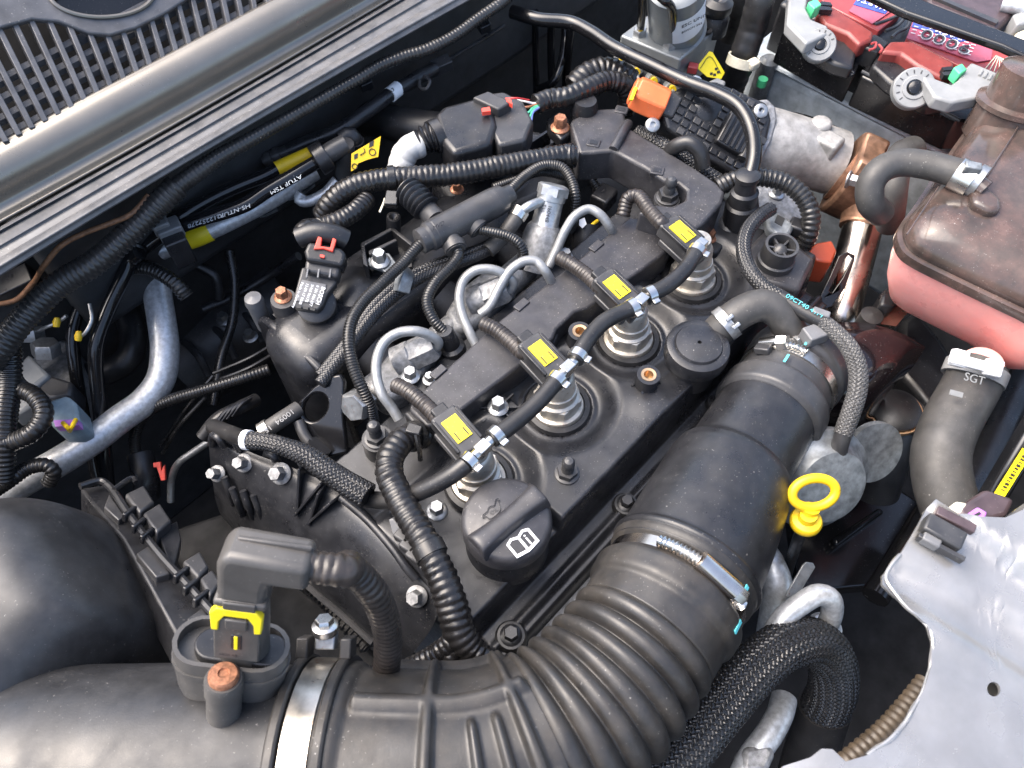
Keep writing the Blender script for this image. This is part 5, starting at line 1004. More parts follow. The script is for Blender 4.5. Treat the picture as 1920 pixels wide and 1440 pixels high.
# sheet built as a fine grid so the pressed channel is real
def panel_sheet():
    bm = bmesh.new(); es = []
    for loop in [[P(u, v, PZ) for u, v in outer]] + holes_:
        vs_ = [bm.verts.new([float(c) for c in p]) for p in loop]; es += [bm.edges.new((vs_[i], vs_[(i + 1) % len(vs_)])) for i in range(len(vs_))]
    bmesh.ops.triangle_fill(bm, use_beauty=True, edges=es, normal=(0, 0, 1))
    for _ in range(6):
        long_ = [e for e in bm.edges if e.calc_length() > .007]
        if not long_: break
        bmesh.ops.subdivide_edges(bm, edges=long_, cuts=1); bmesh.ops.triangulate(bm, faces=bm.faces[:])
    bmesh.ops.smooth_vert(bm, verts=[v for v in bm.verts if not v.is_boundary], factor=.5, use_axis_x=True, use_axis_y=True)
    c0_, c1_ = P(1668, 1075, PZ), P(1930, 1215, PZ); dd_ = nrm(c1_ - c0_); nn_ = np.cross(EZ, dd_)
    k0, k1 = P(1790, 985, PZ), P(1935, 1095, PZ); kd = nrm(k1 - k0); kn_ = np.cross(EZ, kd)
    for v in bm.verts:
        p = np.array(v.co[:]); a = (p - c0_) @ dd_; s = (p - c0_) @ nn_; wdt = .010 + .05 * max(a, 0)
        z = -.0065 * math.exp(-(s / wdt) ** 4)
        s2 = (p - k0) @ kn_; z += .010 * float(smooth(-.004, .006, s2)) 
        z += .0012 * math.sin(p[0] * 55 + 1) * math.sin(p[1] * 48) + .0008 * math.sin(p[0] * 130 + p[1] * 60)
        v.co.z += z
    g = bmesh.ops.extrude_face_region(bm, geom=list(bm.faces))
    for v in g['geom']:
        if isinstance(v, bmesh.types.BMVert): v.co.z -= .0022
    bm.verts.index_update(); V = np.array([v.co[:] for v in bm.verts]); F = [[v.index for v in f.verts] for f in bm.faces]; bm.free(); return V, F
V, F = panel_sheet(); mesh('panel_sheet', V, F, paint, fp, smooth_deg=60)
hem = [P(u, v, PZ - .001) for u, v in edge[:12]]; mesh('edge_hem', *s_tube(hem, .0012, 8, .002, disp=lambda s, th, R: .0004 * np.sin(s * 310) * np.sin(s * 97 + th)), paint, fp)
mesh('panel_web', *pp([(1745, 948), (1784, 974), (1868, 984), (1918, 945), (2250, 800), (2250, 1560), (1850, 1500), (1800, 1100)], .085, .012), paint, fp)
pcp = thing('panel_clip', 'dark metal spring clip pushed onto the grey front panel', 'clip', P(1770, 1000, .1))
mesh('clip_body', *s_box(P(1766, 1000, .107), (.022, .012, .010), fr(EZ, 40)), dgrey, pcp, bevel=.0015); mesh('clip_leg', *s_box(P(1745, 1012, .106), (.010, .008, .007), fr(EZ, 40)), mgrey, pcp, bevel=.001); mesh('clip_leg', *s_box(P(1762, 1028, .106), (.026, .003, .006), fr(EZ, 38)), dgrey, pcp, bevel=.0006)
mesh('clip_pad', *s_box(P(1790, 976, .106), (.022, .006, .005), fr(EZ, 36)), plum, pcp, bevel=.0008)
pcn = thing('panel_connector', 'plum brown connector with purple lock in the notch of the grey panel', 'connector', P(1850, 950, .07))
mesh('connector_body', *pp([(1795, 950), (1850, 915), (1905, 935), (1890, 968), (1840, 980), (1800, 968)], .098, .03), plum, pcn, bevel=.004, seg=3)
mesh('purple_lock', *pp([(1810, 966), (1834, 950), (1852, 960), (1848, 972), (1826, 980)], .103, .006), purple, pcn, bevel=.001)
mesh('lock_slot', *pp([(1824, 966), (1836, 959), (1840, 963), (1828, 970)], .1036, .001), inkm, pcn)
mesh('cream_block', *pp([(1778, 952), (1795, 938), (1818, 942), (1808, 962), (1790, 966)], .098, .02), cream, pcn, bevel=.002)
ys_ = thing('sticker_rail', 'black slanted rail carrying a yellow barcode sticker', 'rail', P(1900, 880, .0))
yn = nrm((-.6, -.2, .77)); y0 = P(1895, 885, .02)
mesh('rail', *s_prism([PL(u, v, y0 - yn * .002, yn) for u, v in ((1835, 955), (1945, 770), (1975, 800), (1880, 960))], .02, yn), gloss, ys_, bevel=.003)
mesh('yellow_sticker', *s_prism([PL(u, v, y0, yn) for u, v in ((1864, 926), (1918, 840), (1935, 850), (1880, 938))], .001, yn), ylabel, ys_)
for k in range(12):
    a = 0.12 + k * .065; pA = PL(1871 + 55 * a, 928 - 88 * a, y0 + yn * .0003, yn); pB = PL(1877 + 55 * a, 931 - 88 * a, y0 + yn * .0003, yn); mesh('barcode_bar', *s_tube([pA, pB], .0004 + .0003 * (k % 3), 5), inkm, ys_)

# ================================================================ coolant tank and hoses
S_ = [(1908, 118), (1850, 195), (1780, 290), (1715, 388), (1688, 425), (1681, 448), (1690, 474), (1715, 494), (1770, 522), (1840, 556), (1920, 594), (2060, 660), (2200, 500), (2120, 120)]
TZ = .058
ct = thing('coolant_tank', 'coolant expansion tank, smoked brown above and pink coolant below', 'tank', P(1850, 420, -.03))
Sw = np.array([P(u, v, TZ) for u, v in S_]); cen = P(1920, 400, TZ)
def ring_off(k, dz): return [c + (cen - c) * k + EZ * dz for c in Sw]
def loft(rings):
    m = len(rings[0]); V = np.vstack(rings); F = [[i * m + j, i * m + (j + 1) % m, (i + 1) * m + (j + 1) % m, (i + 1) * m + j] for i in range(len(rings) - 1) for j in range(m)]
    F += [list(range(m))[::-1], [(len(rings) - 1) * m + j for j in range(m)]]; return V, F
def dense(r_): a = np.array(r_); a = np.vstack([a, a[:1]]); return list(cr(a, 70)[:-1])
mesh('coolant_body', *loft([dense(ring_off(.48, -.092)), dense(ring_off(.34, -.086)), dense(ring_off(.24, -.074)), dense(ring_off(.12, -.048)), dense(ring_off(.045, -.022)), dense(ring_off(.012, -.002))]), coolant, ct, smooth_deg=60)
mesh('seam_flange', *loft([dense(ring_off(-.012, -.004)), dense(ring_off(-.016, 0)), dense(ring_off(-.012, .004)), dense(ring_off(.02, .005))]), smoky, ct, smooth_deg=50)
mesh('tank_top', *loft([dense(ring_off(.02, .003)), dense(ring_off(.03, .010)), dense(ring_off(.07, .019)), dense(ring_off(.16, .026)), dense(ring_off(.35, .031)), dense(ring_off(.6, .034)), dense(ring_off(.85, .035))]), smoky, ct, smooth_deg=180)
nk = P(1905, 195, .092); mesh('filler_neck', *s_lathe([(.030, -.03), (.029, -.004), (.032, -.002), (.032, .002), (.0265, .004), (.0255, .03), (.021, .032), (0, .032)], nk, nrm((.2, .1, 1)), 40), smoky, ct)
mesh('bleed_nipple', *s_prism([P(u, v, .097) for u, v in ((1822, 340), (1850, 345), (1880, 372), (1880, 392), (1860, 396), (1825, 378))], .012), smoky, ct, bevel=.004, seg=3)
mesh('nipple_tube', *s_tube(W((1790, 322, .096), (1820, 340, .096), (1845, 358, .095)), .0085, 20), smoky, ct)
for (u, v, u2, v2) in ((1850, 330, 1920, 220), (1700, 440, 1760, 350)): mesh('mould_line', *s_tube(W((u, v, .0925), ((u + u2) / 2, (v + v2) / 2, .0925), (u2, v2, .0925)), .0006, 6), smoky, ct)
mesh('bottom_spout', *s_lathe([(.016, -.02), (.016, .006), (0, .006)], P(1838, 690, .0), nrm(P(1850, 660, .03) - P(1825, 720, -.02)), 28), coolant, ct)
th_ = thing('tank_top_hose', 'grey rubber hose hooking into the top of the coolant tank', 'hose', P(1700, 330, .05))
mesh('hose', *s_tube(W((1652, 400, .050), (1632, 378, .066), (1632, 345, .078), (1652, 318, .086), (1690, 305, .090), (1740, 310, .093), (1800, 326, .096)), .0110, 24), grub, th_)
p = P(1808, 332, .096); cl_ = mesh('hose_clamp', *s_ring(p, nrm(P(1800, 330, .096) - P(1830, 345, .096)), .0110, .014, .0018), steel, th_)
mesh('clamp_ear', *s_box(P(1822, 316, .108), (.012, .008, .008), fr(EZ, 20)), galv, cl_, bevel=.001); mesh('clamp_collar', *s_ring(P(1832, 340, .096), nrm(P(1800, 330, .096) - P(1830, 345, .096)), .0105, .006, .0025), zinc, cl_)
mesh('hidden_hose', *s_tube(W((1712, 280, .04), (1690, 290, .045), (1678, 330, .045), (1672, 380, .03), (1668, 420, .0)), .012, 22), grub, tag=('second grey hose hidden below the tank top hose', 'hose'))
lh = thing('tank_bottom_hose', 'fat grey rubber hose with white clamp below the pink tank', 'hose', P(1790, 820, -.06))
mesh('hose', *s_tube(W((1838, 690, .0), (1815, 735, -.006), (1782, 795, -.012), (1764, 850, -.016), (1768, 905, -.022), (1785, 960, -.03), (1805, 1010, -.04)), .0215, 36), grub, lh)
p = P(1828, 700, .0); dr = nrm(P(1838, 680, .006) - P(1815, 735, -.006)); c_ = mesh('white_clamp', *s_ring(p, dr, .0216, .011, .0022), lgrey, lh)
A_ = fr(-M[2], 15); mesh('clamp_buckle', *s_box(P(1825, 682, .030), (.036, .008, .007), A_), white, c_, bevel=.0015)
for (u, v) in ((1798, 672), (1862, 690)): mesh('clamp_loop', *s_box(P(u, v, .030), (.012, .013, .008), A_), white, c_, bevel=.0015)
lettering('SGT', P(1806, 712, .025), A_[0], A_[1] , .009, lgrey, lh, 'hose_print'); mesh('paint_dab', *s_box(P(1793, 738, .0185), (.010, .004, .001), A_), lgrey, lh)

# ================================================================ exhaust gas valve, flange and pipe
eg = thing('egr_valve', 'cast aluminium exhaust valve with ribbed black motor cover', 'valve', P(1400, 260, -.06))
gn = nrm((-.35, -.45, .82)); g0 = P(1340, 225, .052)
Gq = lambda u, v, d=0.: PL(u, v, g0 + gn * d, gn)
cov = [(1262, 172), (1298, 150), (1345, 152), (1440, 192), (1448, 225), (1440, 262), (1412, 312), (1380, 330), (1330, 300), (1250, 240), (1242, 215)]
egc = mesh('motor_cover', *s_prism([Gq(u, v) for u, v in cov], .030, gn), black, eg, bevel=.004, seg=3)
d1 = nrm(Gq(1400, 260) - Gq(1300, 200)); d2 = np.cross(gn, d1); gc_ = Gq(1345, 232)
from itertools import product
def inside(p, poly):
    c = False; x, y = p
    for i in range(len(poly)):
        (x1, y1), (x2, y2) = poly[i], poly[i - 1]
        if (y1 > y) != (y2 > y) and x < (x2 - x1) * (y - y1) / (y2 - y1) + x1: c = not c
    return c
pl2 = [((Gq(u, v) - gc_) @ d1, (Gq(u, v) - gc_) @ d2) for u, v in cov]
for a, b in product(range(-8, 9), range(-7, 8)):
    x_, y_ = a * .0088, b * .0078
    if all(inside((x_ + sx, y_ + sy), pl2) for sx in (-.004, .004) for sy in (-.004, .004)) and not (-.024 < x_ < .0 - .002 and -.001 < y_ < .02) and not (.004 < x_ < .034 and -.018 < y_ < .014):
        mesh('waffle_pad', *s_box(gc_ + d1 * x_ + d2 * y_ + gn * .0006, (.0068, .0058, .0030), np.array([d1, d2, gn])), black if (a + b) % 3 else dgrey, egc, bevel=.0005)
dome = gc_ - d1 * .014 + d2 * .010
mesh('cover_dome', *s_lathe([(.015, -.001), (.012, .0012), (.006, .0026), (0, .003)], dome, gn, 28), black, egc)
lid = mesh('cover_lid', *s_box(gc_ + d1 * .019 - d2 * .002 + gn * .004, (.028, .030, .009), np.array([d1, d2, gn])), black, egc, bevel=.0015)
for k in range(5): mesh('lid_rib', *s_box(gc_ + d1 * (.0085 + k * .0052) - d2 * .002 + gn * .009, (.0018, .027, .003), np.array([d1, d2, gn])), dgrey, lid)
mesh('lid_bar', *s_tube([gc_ + d1 * .034 + d2 * .012 + gn * .006, gc_ + d1 * .034 - d2 * .018 + gn * .006], .0048, 14), dgrey, egc)
mesh('connector_neck', *s_prism([Gq(u, v, .004) for u, v in ((1238, 182), (1262, 168), (1282, 182), (1262, 222), (1242, 212))], .02, gn), dgrey, eg, bevel=.002)
mesh('orange_plug', *s_tube([Gq(1190, 172, -.002), Gq(1205, 180, -.002), Gq(1246, 198, -.002)], [.0155, .0165, .0160], 6), orange, eg, bevel=.0015)
mesh('orange_collar', *s_tube([Gq(1185, 170, -.002), Gq(1198, 176, -.002)], .0125, 8), orange, eg, bevel=.0012)
mesh('yellow_lock', *s_prism([Gq(u, v, .014) for u, v in ((1190, 162), (1196, 164), (1187, 188), (1181, 186))], .004, gn), ylabel, eg, bevel=.0004)
for (u, v) in ((1222, 236), (1302, 158), (1424, 210)): mesh('torx_screw', *s_lathe([(.0065, 0), (.0065, .004), (.0052, .005), (.0026, .005), (.0026, .003), (0, .003)], Gq(u, v, -.001), gn, 20), zinc, eg)
mesh('valve_flange', *s_prism([Gq(u, v, -.006) for u, v in ((1400, 190), (1440, 185), (1455, 200), (1458, 225), (1448, 262), (1420, 318), (1395, 330))], .014, gn), alum, eg, bevel=.002)
mesh('valve_body', *s_tube(W((1415, 265, .010), (1460, 275, .008), (1520, 290, .0), (1565, 305, -.006)), [.034, .033, .031, .031], 32), whalum, eg)
mesh('body_boss', *join(s_lathe([(.010, -.01), (.010, .016), (0, .016)], P(1532, 252, .020), EZ, 20), s_box(P(1545, 270, .022), (.02, .03, .02))), whalum, eg, bevel=.003)
fa, fb_ = P(1560, 310, .004), P(1585, 322, .0); fdir = nrm(P(1590, 325, -.01) - P(1500, 285, .0))
fl_ = mesh('brown_flange', *s_prism([P(1578, 322, -.004) + axis_frame(fdir)[0] * x_ + axis_frame(fdir)[1] * y_ for x_, y_ in [(.036 * math.cos(t) * (1.25 if abs(math.sin(2 * t)) > .8 else 1), .036 * math.sin(t)) for t in np.linspace(0, 2 * math.pi, 24, endpoint=False)]], .024, -fdir), copper, eg, bevel=.003)
bolt(1590, 336, .022, 17, zinc, eg, nrm(fdir * 1.0 - M[2] * .5), h=.014)
ep = thing('exhaust_pipe', 'polished steel exhaust pipe with browned bulge dropping beside the tank', 'pipe', P(1590, 520, -.1))
mesh('browned_bulge', *s_tube(W((1580, 322, -.006), (1612, 345, -.010), (1628, 385, -.018), (1618, 425, -.03)), [.030, .027, .025, .0215], 30), copper, ep)
mesh('pipe', *s_tube(W((1620, 415, -.026), (1606, 470, -.04), (1588, 540, -.055), (1572, 610, -.075), (1560, 680, -.12)), [.0185, .0185, .0180, .0175, .0175], 36), chrome, ep)
mesh('weld_bead', *s_ring(P(1617, 424, -.029), nrm(P(1588, 540, -.055) - P(1620, 415, -.026)), .0185, .004, .0025), copper, ep)
hs = thing('heat_shield_bracket', 'black slotted steel bracket in front of the exhaust pipe', 'bracket', P(1570, 520, -.1))
hb = nrm((-.45, -.35, .8)); h0_ = P(1575, 500, -.018); Hs = lambda u, v: PL(u, v, h0_, hb)
slot = [Hs(u, v) for u, v in ((1585, 485), (1592, 478), (1598, 484), (1580, 520), (1560, 550), (1555, 545))]
mesh('bracket_plate', *s_plate([Hs(u, v) for u, v in ((1572, 480), (1590, 472), (1604, 478), (1602, 490), (1585, 540), (1560, 575), (1530, 585), (1535, 560), (1555, 520))], [slot], .003, hb), gloss, hs, bevel=.0008)
mesh('orange_seal', *pp([(1516, 470), (1530, 455), (1560, 450), (1570, 470), (1560, 492), (1530, 488)], -.010, .03), orange_d, hs, bevel=.002)
# coolant pump style body with conduit
cp = thing('vacuum_pump', 'cast grey pump body with hex bolt behind the knob plate', 'pump', P(1450, 390, -.06))
mesh('pump_body', *s_lathe([(.034, -.05), (.033, -.004), (.029, .004), (.018, .006), (0, .006)], P(1452, 385, .012), nrm((-.1, -.1, 1)), 40), alum, cp)
mesh('pump_bracket', *pp([(1432, 388), (1462, 398), (1492, 420), (1478, 445), (1465, 450), (1440, 425)], .026, .012), galv, cp, bevel=.003)
mesh('bracket_slot', *pp([(1458, 402), (1472, 410), (1466, 424), (1452, 416)], .0265, .001), inkm, cp)
bolt(1456, 364, .019, 15, zinc, cp, h=.010)
mesh('plug', *s_box(P(1497, 428, .020), (.018, .014, .012), fr(EZ, 30)), black, cp, bevel=.002)
conduit('ribbed black conduit arching over the cast pump body', [(1345, 352, .040), (1375, 338, .044), (1420, 332, .046), (1470, 342, .046), (1505, 368, .042), (1520, 402, .034), (1516, 440, .020), (1498, 470, .0)], .0080, 'corrugated wiring conduits', pitch=.0044)
bp_ = thing('vacuum_line', 'glossy black plastic vacuum line crossing above the brake unit to a fitting', 'pipe', P(1300, 200, .02))
mesh('line', *s_tube(W((960, 22, .062), (1010, 36, .064), (1070, 42, .066), (1108, 60, .068), (1150, 88, .070), (1220, 122, .074), (1290, 155, .078), (1345, 176, .080), (1385, 200, .080), (1408, 240, .076), (1414, 290, .066), (1402, 345, .054)), .0066, 22), gloss, bp_)
mesh('fitting_body', *s_lathe([(.0145, -.034), (.0145, -.010), (.012, -.008), (.012, .004), (.0095, .006), (.0085, .016), (.0105, .018), (.0105, .022), (.0068, .024)], P(1395, 366, .040), nrm(P(1402, 340, .056) - P(1393, 385, .030)), 28), black, bp_)
mesh('fitting_block', *s_box(P(1390, 398, .020), (.026, .022, .022), fr(EZ, 10)), black, bp_, bevel=.002)
mesh('braided_hose', *s_braid(W((1195, 250, .030), (1240, 272, .034), (1280, 298, .032), (1320, 325, .028), (1360, 350, .02)), .0075, 12, .15), braid_m, tag=('braided hose crossing below the ribbed motor cover', 'hose'))
mesh('rubber_loop', *s_tube(W((1252, 292, .034), (1268, 274, .052), (1292, 268, .058), (1312, 284, .054), (1318, 312, .042)), .0068, 20), rubber, tag=('small rubber hose loop rising beside the harness cover', 'hose'))
mesh('braided_hose', *s_braid(W((1450, 222, -.01), (1490, 228, -.005), (1530, 240, -.005), (1580, 262, -.01)), .0085, 12, .14), braid_m, tag=('braided hose between the galvanised tray and exhaust valve', 'hose'))

# ================================================================ brake unit
ab = thing('brake_modulator', 'grey brake control unit with round motor and steel pipe fittings', 'brake unit', P(1260, 110, -.1))
mesh('valve_block', *pp([(1163, 66), (1222, 22), (1352, 48), (1276, 112)], .045, .050), abs_g, ab, bevel=.002)
mo = P(1268, 55, .047); mu = nrm(P(1268, -40, .12) - P(1268, 60, .045))
mesh('motor_can', *s_lathe([(.030, -.002), (.030, .003), (.0275, .005), (.0272, .075), (.022, .078), (0, .078)], mo, mu, 48), abs_g, ab)
lx = nrm(np.cross(mu, -M[2])); lx = lx if lx @ M[0] > 0 else -lx; ln_ = np.cross(lx, mu)
def wrap(a, h, r_): return mo + mu * h + r_ * (math.sin(a) * lx + math.cos(a) * ln_)
lab_pts = [[wrap(a, h, .0277) for a in np.linspace(-1.15, .55, 14)] for h in (.020, .056)]
mesh('motor_label', *s_patch(lab_pts, 2, 14), white, ab, smooth_deg=180)
for k, tx_ in enumerate(('ESC UNIT', 'BOSCH 265')):
    pos = wrap(-.95, .045 - k * .009, .0283); lettering(tx_, wrap(-.85, .046 - k * .009, .0286), nrm(wrap(-.35, 0, 1) - wrap(-.85, 0, 1)), mu, .0062 - .002 * k, inkm, ab, 'label_print')
lettering('TS', wrap(.18, .046, .0286), nrm(wrap(.4, 0, 1) - wrap(.1, 0, 1)), mu, .0062, inkm, ab, 'label_print')
for q in ([(1203, -20, .11), (1204, 20, .08), (1201, 52, .052)], [(1228, -15, .115), (1245, 0, .118), (1258, 12, .108), (1262, 45, .08), (1258, 72, .054)]):
    mesh('brake_line', *s_tube(W(*q), .0040, 14), gloss, ab)
    e = P(*q[-1]); mesh('yellow_band', *s_lathe([(.0026, -.004), (.0026, .006), (0, .006)], e - EZ * .002 - M[2] * .004, EZ, 12), yellow, ab); mesh('pipe_nut', *s_hex(e - EZ * .009, EZ, .0072, .008), zinc, ab)
mesh('screw', *s_lathe([(.0058, 0), (.0058, .003), (.0025, .003), (.0025, .001), (0, .001)], P(1324, 60, .046), EZ, 18), black, ab)
mesh('rubber_mount', *s_lathe([(.015, -.01), (.015, .006), (.012, .010), (.0148, .014), (.0148, .022), (.008, .026), (0, .022)], P(1338, 42, .046), EZ, 26), rubber, ab)
lo = mesh('lower_block', *pp([(1155, 108), (1175, 98), (1290, 150), (1272, 172), (1230, 160), (1170, 128)], .010, .04), alum, ab, bevel=.004)
for (u, v) in ((1163, 108), (1190, 128), (1222, 145), (1256, 160)):
    d = nrm((-.5, -.5, .3)); e = P(u, v, .014); mesh('pipe_nut', *s_hex(e, d, .0075, .012), zinc, ab); mesh('yellow_cap', *s_lathe([(.0035, 0), (.0035, .006), (0, .006)], e + d * .010, d, 12), yellow, ab); mesh('brake_line', *s_tube([e + d * .012, e + d * .04 + EZ * -.01, e + d * .07 - EZ * .03], .0018, 8), zinc, ab)
yt = thing('yellow_tag', 'yellow paper tag with black code beside the brake unit', 'tag', P(1330, 125, .0))
yn2 = nrm((-.3, -.5, .8)); y02 = P(1330, 122, .030); T2 = lambda u, v, d=0.: PL(u, v, y02 + yn2 * d, yn2)
mesh('tag_sheet', *s_prism([T2(u, v) for u, v in ((1306, 126), (1330, 96), (1336, 98), (1359, 136), (1352, 148), (1326, 144))], .001, yn2), ylabel, yt)
for (u, v) in ((1334, 138), (1340, 140), (1347, 135), (1343, 129)): mesh('tag_print', *s_prism([T2(u - 2.5, v - 2, .0006), T2(u + 2.5, v - 2.6, .0006), T2(u + 2.5, v + 2, .0006), T2(u - 2.5, v + 2.5, .0006)], .0004, yn2), inkm, yt)
mesh('tag_line', *s_tube([T2(1313, 128, .0006), T2(1331, 106, .0006), T2(1352, 138, .0006)], .0003, 5), inkm, yt)
mesh('red_plug', *s_box(P(1299, 128, .028), (.010, .009, .008), fr(EZ, 20)), redtop, yt, bevel=.001)
wb = mesh('cap_nut', *pp([(1328, 152), (1345, 144), (1362, 152), (1358, 160), (1335, 158)], .032, .012), lgrey, tag=('small white plastic nut behind the vacuum line', 'nut'), bevel=.002)
fo = thing('filler_hose', 'dark hose with cream band beside the battery', 'hose', P(1400, 70, -.02))
mesh('hose', *s_taped(W((1432, -40, .10), (1425, 0, .085), (1412, 50, .060), (1395, 100, .036), (1378, 150, .0)), .0135, .012, .04, 24, 41), rubber, fo)
p = P(1392, 114, .036); mesh('cream_band', *s_ring(p, nrm(P(1412, 50, .060) - P(1395, 100, .036)), .0138, .009, .0018), cream, fo); mesh('band_lug', *s_box(P(1412, 120, .040), (.010, .012, .008), fr(EZ, 60)), cream, fo, bevel=.002)
mesh('rear_hose', *s_tube(W((1380, -30, .06), (1390, 5, .04), (1385, 30, .0), (1370, 60, -.03)), .016, 24), rubber, tag=('dark hose bend behind the brake unit motor', 'hose'))
for k, (q, r_) in enumerate((([(1003, 20, .0), (1004, 80, -.04), (1006, 180, -.1)], .004), ([(1034, 30, .0), (1033, 90, -.04), (1036, 190, -.1)], .0045), ([(1072, 40, .0), (1066, 90, -.03), (1060, 170, -.1)], .005), ([(1058, 30, -.02), (1060, 70, -.04), (1040, 150, -.06), (1010, 168, -.08)], .005))):
    mesh('firewall_tube', *s_tube(W(*q), r_, 14), gloss, tag=(['printed thin tube running down the firewall', 'second thin tube down the firewall', 'tube nearest the brake unit on the firewall', 'curved tube crossing the firewall tubes'][k], 'pipe', 'tubes on the firewall'))

# ================================================================ battery and tray
bt = thing('battery_tray', 'galvanised steel battery tray below the black cover bar', 'battery tray', (.64, 0, -.15))
mesh('tray_wall', *wbox(.553, .80, -.125, .135, -.20, .004), traym, bt, bevel=.012, seg=4)
mesh('tray_lip', *wbox(.547, .80, -.130, .140, .004, .010), traym, bt, bevel=.003)
mesh('corner_post', *s_lathe([(.010, -.04), (.010, .012), (.006, .016), (0, .016)], P(1436, 132, .0), EZ, 22), galv, bt); mesh('green_plug', *s_lathe([(.005, 0), (.005, .008), (0, .008)], P(1427, 160, .004), EZ, 16), green, bt)
bat = thing('battery', 'car battery with red top and printed blue and pink label', 'battery', (.66, 0, -.05))
mesh('battery_case', *wbox(.565, .80, -.118, .128, -.04, .062), black, bat, bevel=.004)
def bpoly(q, z, depth, m, name, parent=bat, bevel=.0012): return mesh(name, *pp(q, z, depth), m, parent, bevel=bevel)
bpoly([(1700, 72), (1715, 34), (1900, 96), (1960, 140), (1960, 260), (1895, 175), (1790, 118)], .069, .012, redtop, 'red_top')
bpoly([(1525, -30), (1640, -30), (1690, 25), (1648, 58), (1600, 34), (1545, 6)], .069, .012, redtop, 'red_top')
lb = bpoly([(1700, 71), (1713, 36), (1748, 40), (1862, 88), (1858, 112), (1832, 116), (1765, 92)], .0705, .001, pinkm, 'printed_label', bevel=0)
bpoly([(1709, 50), (1714, 37), (1748, 41), (1830, 74), (1800, 78), (1755, 62)], .0712, .0008, bluem, 'blue_band', lb, 0)
lb2 = bpoly([(1592, 20), (1606, 2), (1640, -14), (1672, 20), (1636, 44)], .0705, .001, pinkm, 'printed_label', bevel=0)
bpoly([(1600, 8), (1610, -6), (1645, -20), (1670, 12), (1660, 26)], .0712, .0008, bluem, 'blue_band', lb2, 0)
bx_ = nrm(P(1712, 50, .072) - P(1820, 90, .072)); by_ = np.cross(EZ, bx_)
o_ = P(1824, 92, .0722)
lettering('9000', o_ - by_ * .004, bx_, by_, .024, white, lb, 'label_number', spacing=1.02)
lettering('9000', o_ - by_ * .0028 + bx_ * .0012 + EZ * .0004, bx_, by_, .0215, dgrey, lb, 'label_number', spacing=1.13)
lettering('AGM', P(1792, 66, .0724), bx_, by_, .0085, white, lb, 'label_print'); lettering('VARTA', P(1664, 14, .0724), bx_, by_, .010, white, lb2, 'label_print')
for k in range(9):
    c = P(1868 + 2.5 * k, 104 + 1.2 * k, .0698); e = P(1848 + 8 * k, 128 + 3 * k, .0698); mesh('sun_ray', *s_tube([c, e], .0005, 5), cream, lb)
for r_ in range(4):
    for k in range(9):
        u, v = 1712 + k * 13 + r_ * 3, 62 + k * 5 - r_ * 6
        if inside((u, v), [(1702, 70), (1714, 40), (1745, 44), (1850, 90), (1830, 110), (1765, 88)]): mesh('label_dash', *s_box(P(u, v, .0715), (.004, .0009, .0004), fr(EZ, 25)), white, lb)
for q, (rx0, rx1) in (([(1532, 22), (1546, 8), (1560, 10), (1640, 60), (1635, 74), (1612, 84), (1590, 62), (1545, 44)], (0, 0)), ([(1652, 96), (1670, 76), (1712, 76), (1790, 116), (1790, 142), (1768, 146), (1720, 122), (1690, 100)], (0, 0))):
    bpoly(q, .080, .016, redcov, 'terminal_cover', bevel=.003)
for q in ([(1510, 40), (1530, 30), (1560, 50), (1610, 84), (1600, 128), (1565, 118), (1520, 92)], [(1635, 122), (1650, 96), (1690, 102), (1770, 146), (1788, 190), (1740, 196), (1668, 152)]): bpoly(q, .070, .014, black, 'terminal_guard', bevel=.003)
bpoly([(1612, 84), (1640, 62), (1668, 78), (1648, 98)], .074, .02, black, 'terminal_guard', bevel=.002)
for q in ([(1634, 82), (1642, 80), (1640, 90), (1630, 94)], [(1648, 84), (1654, 92), (1650, 98)]): mesh('red_lead', *s_tube([P(u, v, .079) for u, v in q], .0012, 8), redtop, bat)
for q in ([(1640, 46), (1668, 36), (1690, 26)], [(1660, 58), (1680, 50), (1700, 30)], [(1672, 70), (1684, 60), (1700, 52), (1708, 32)]): mesh('case_groove', *s_tube([P(u, v, .0695) for u, v in q], .0016, 8), dgrey, bat)
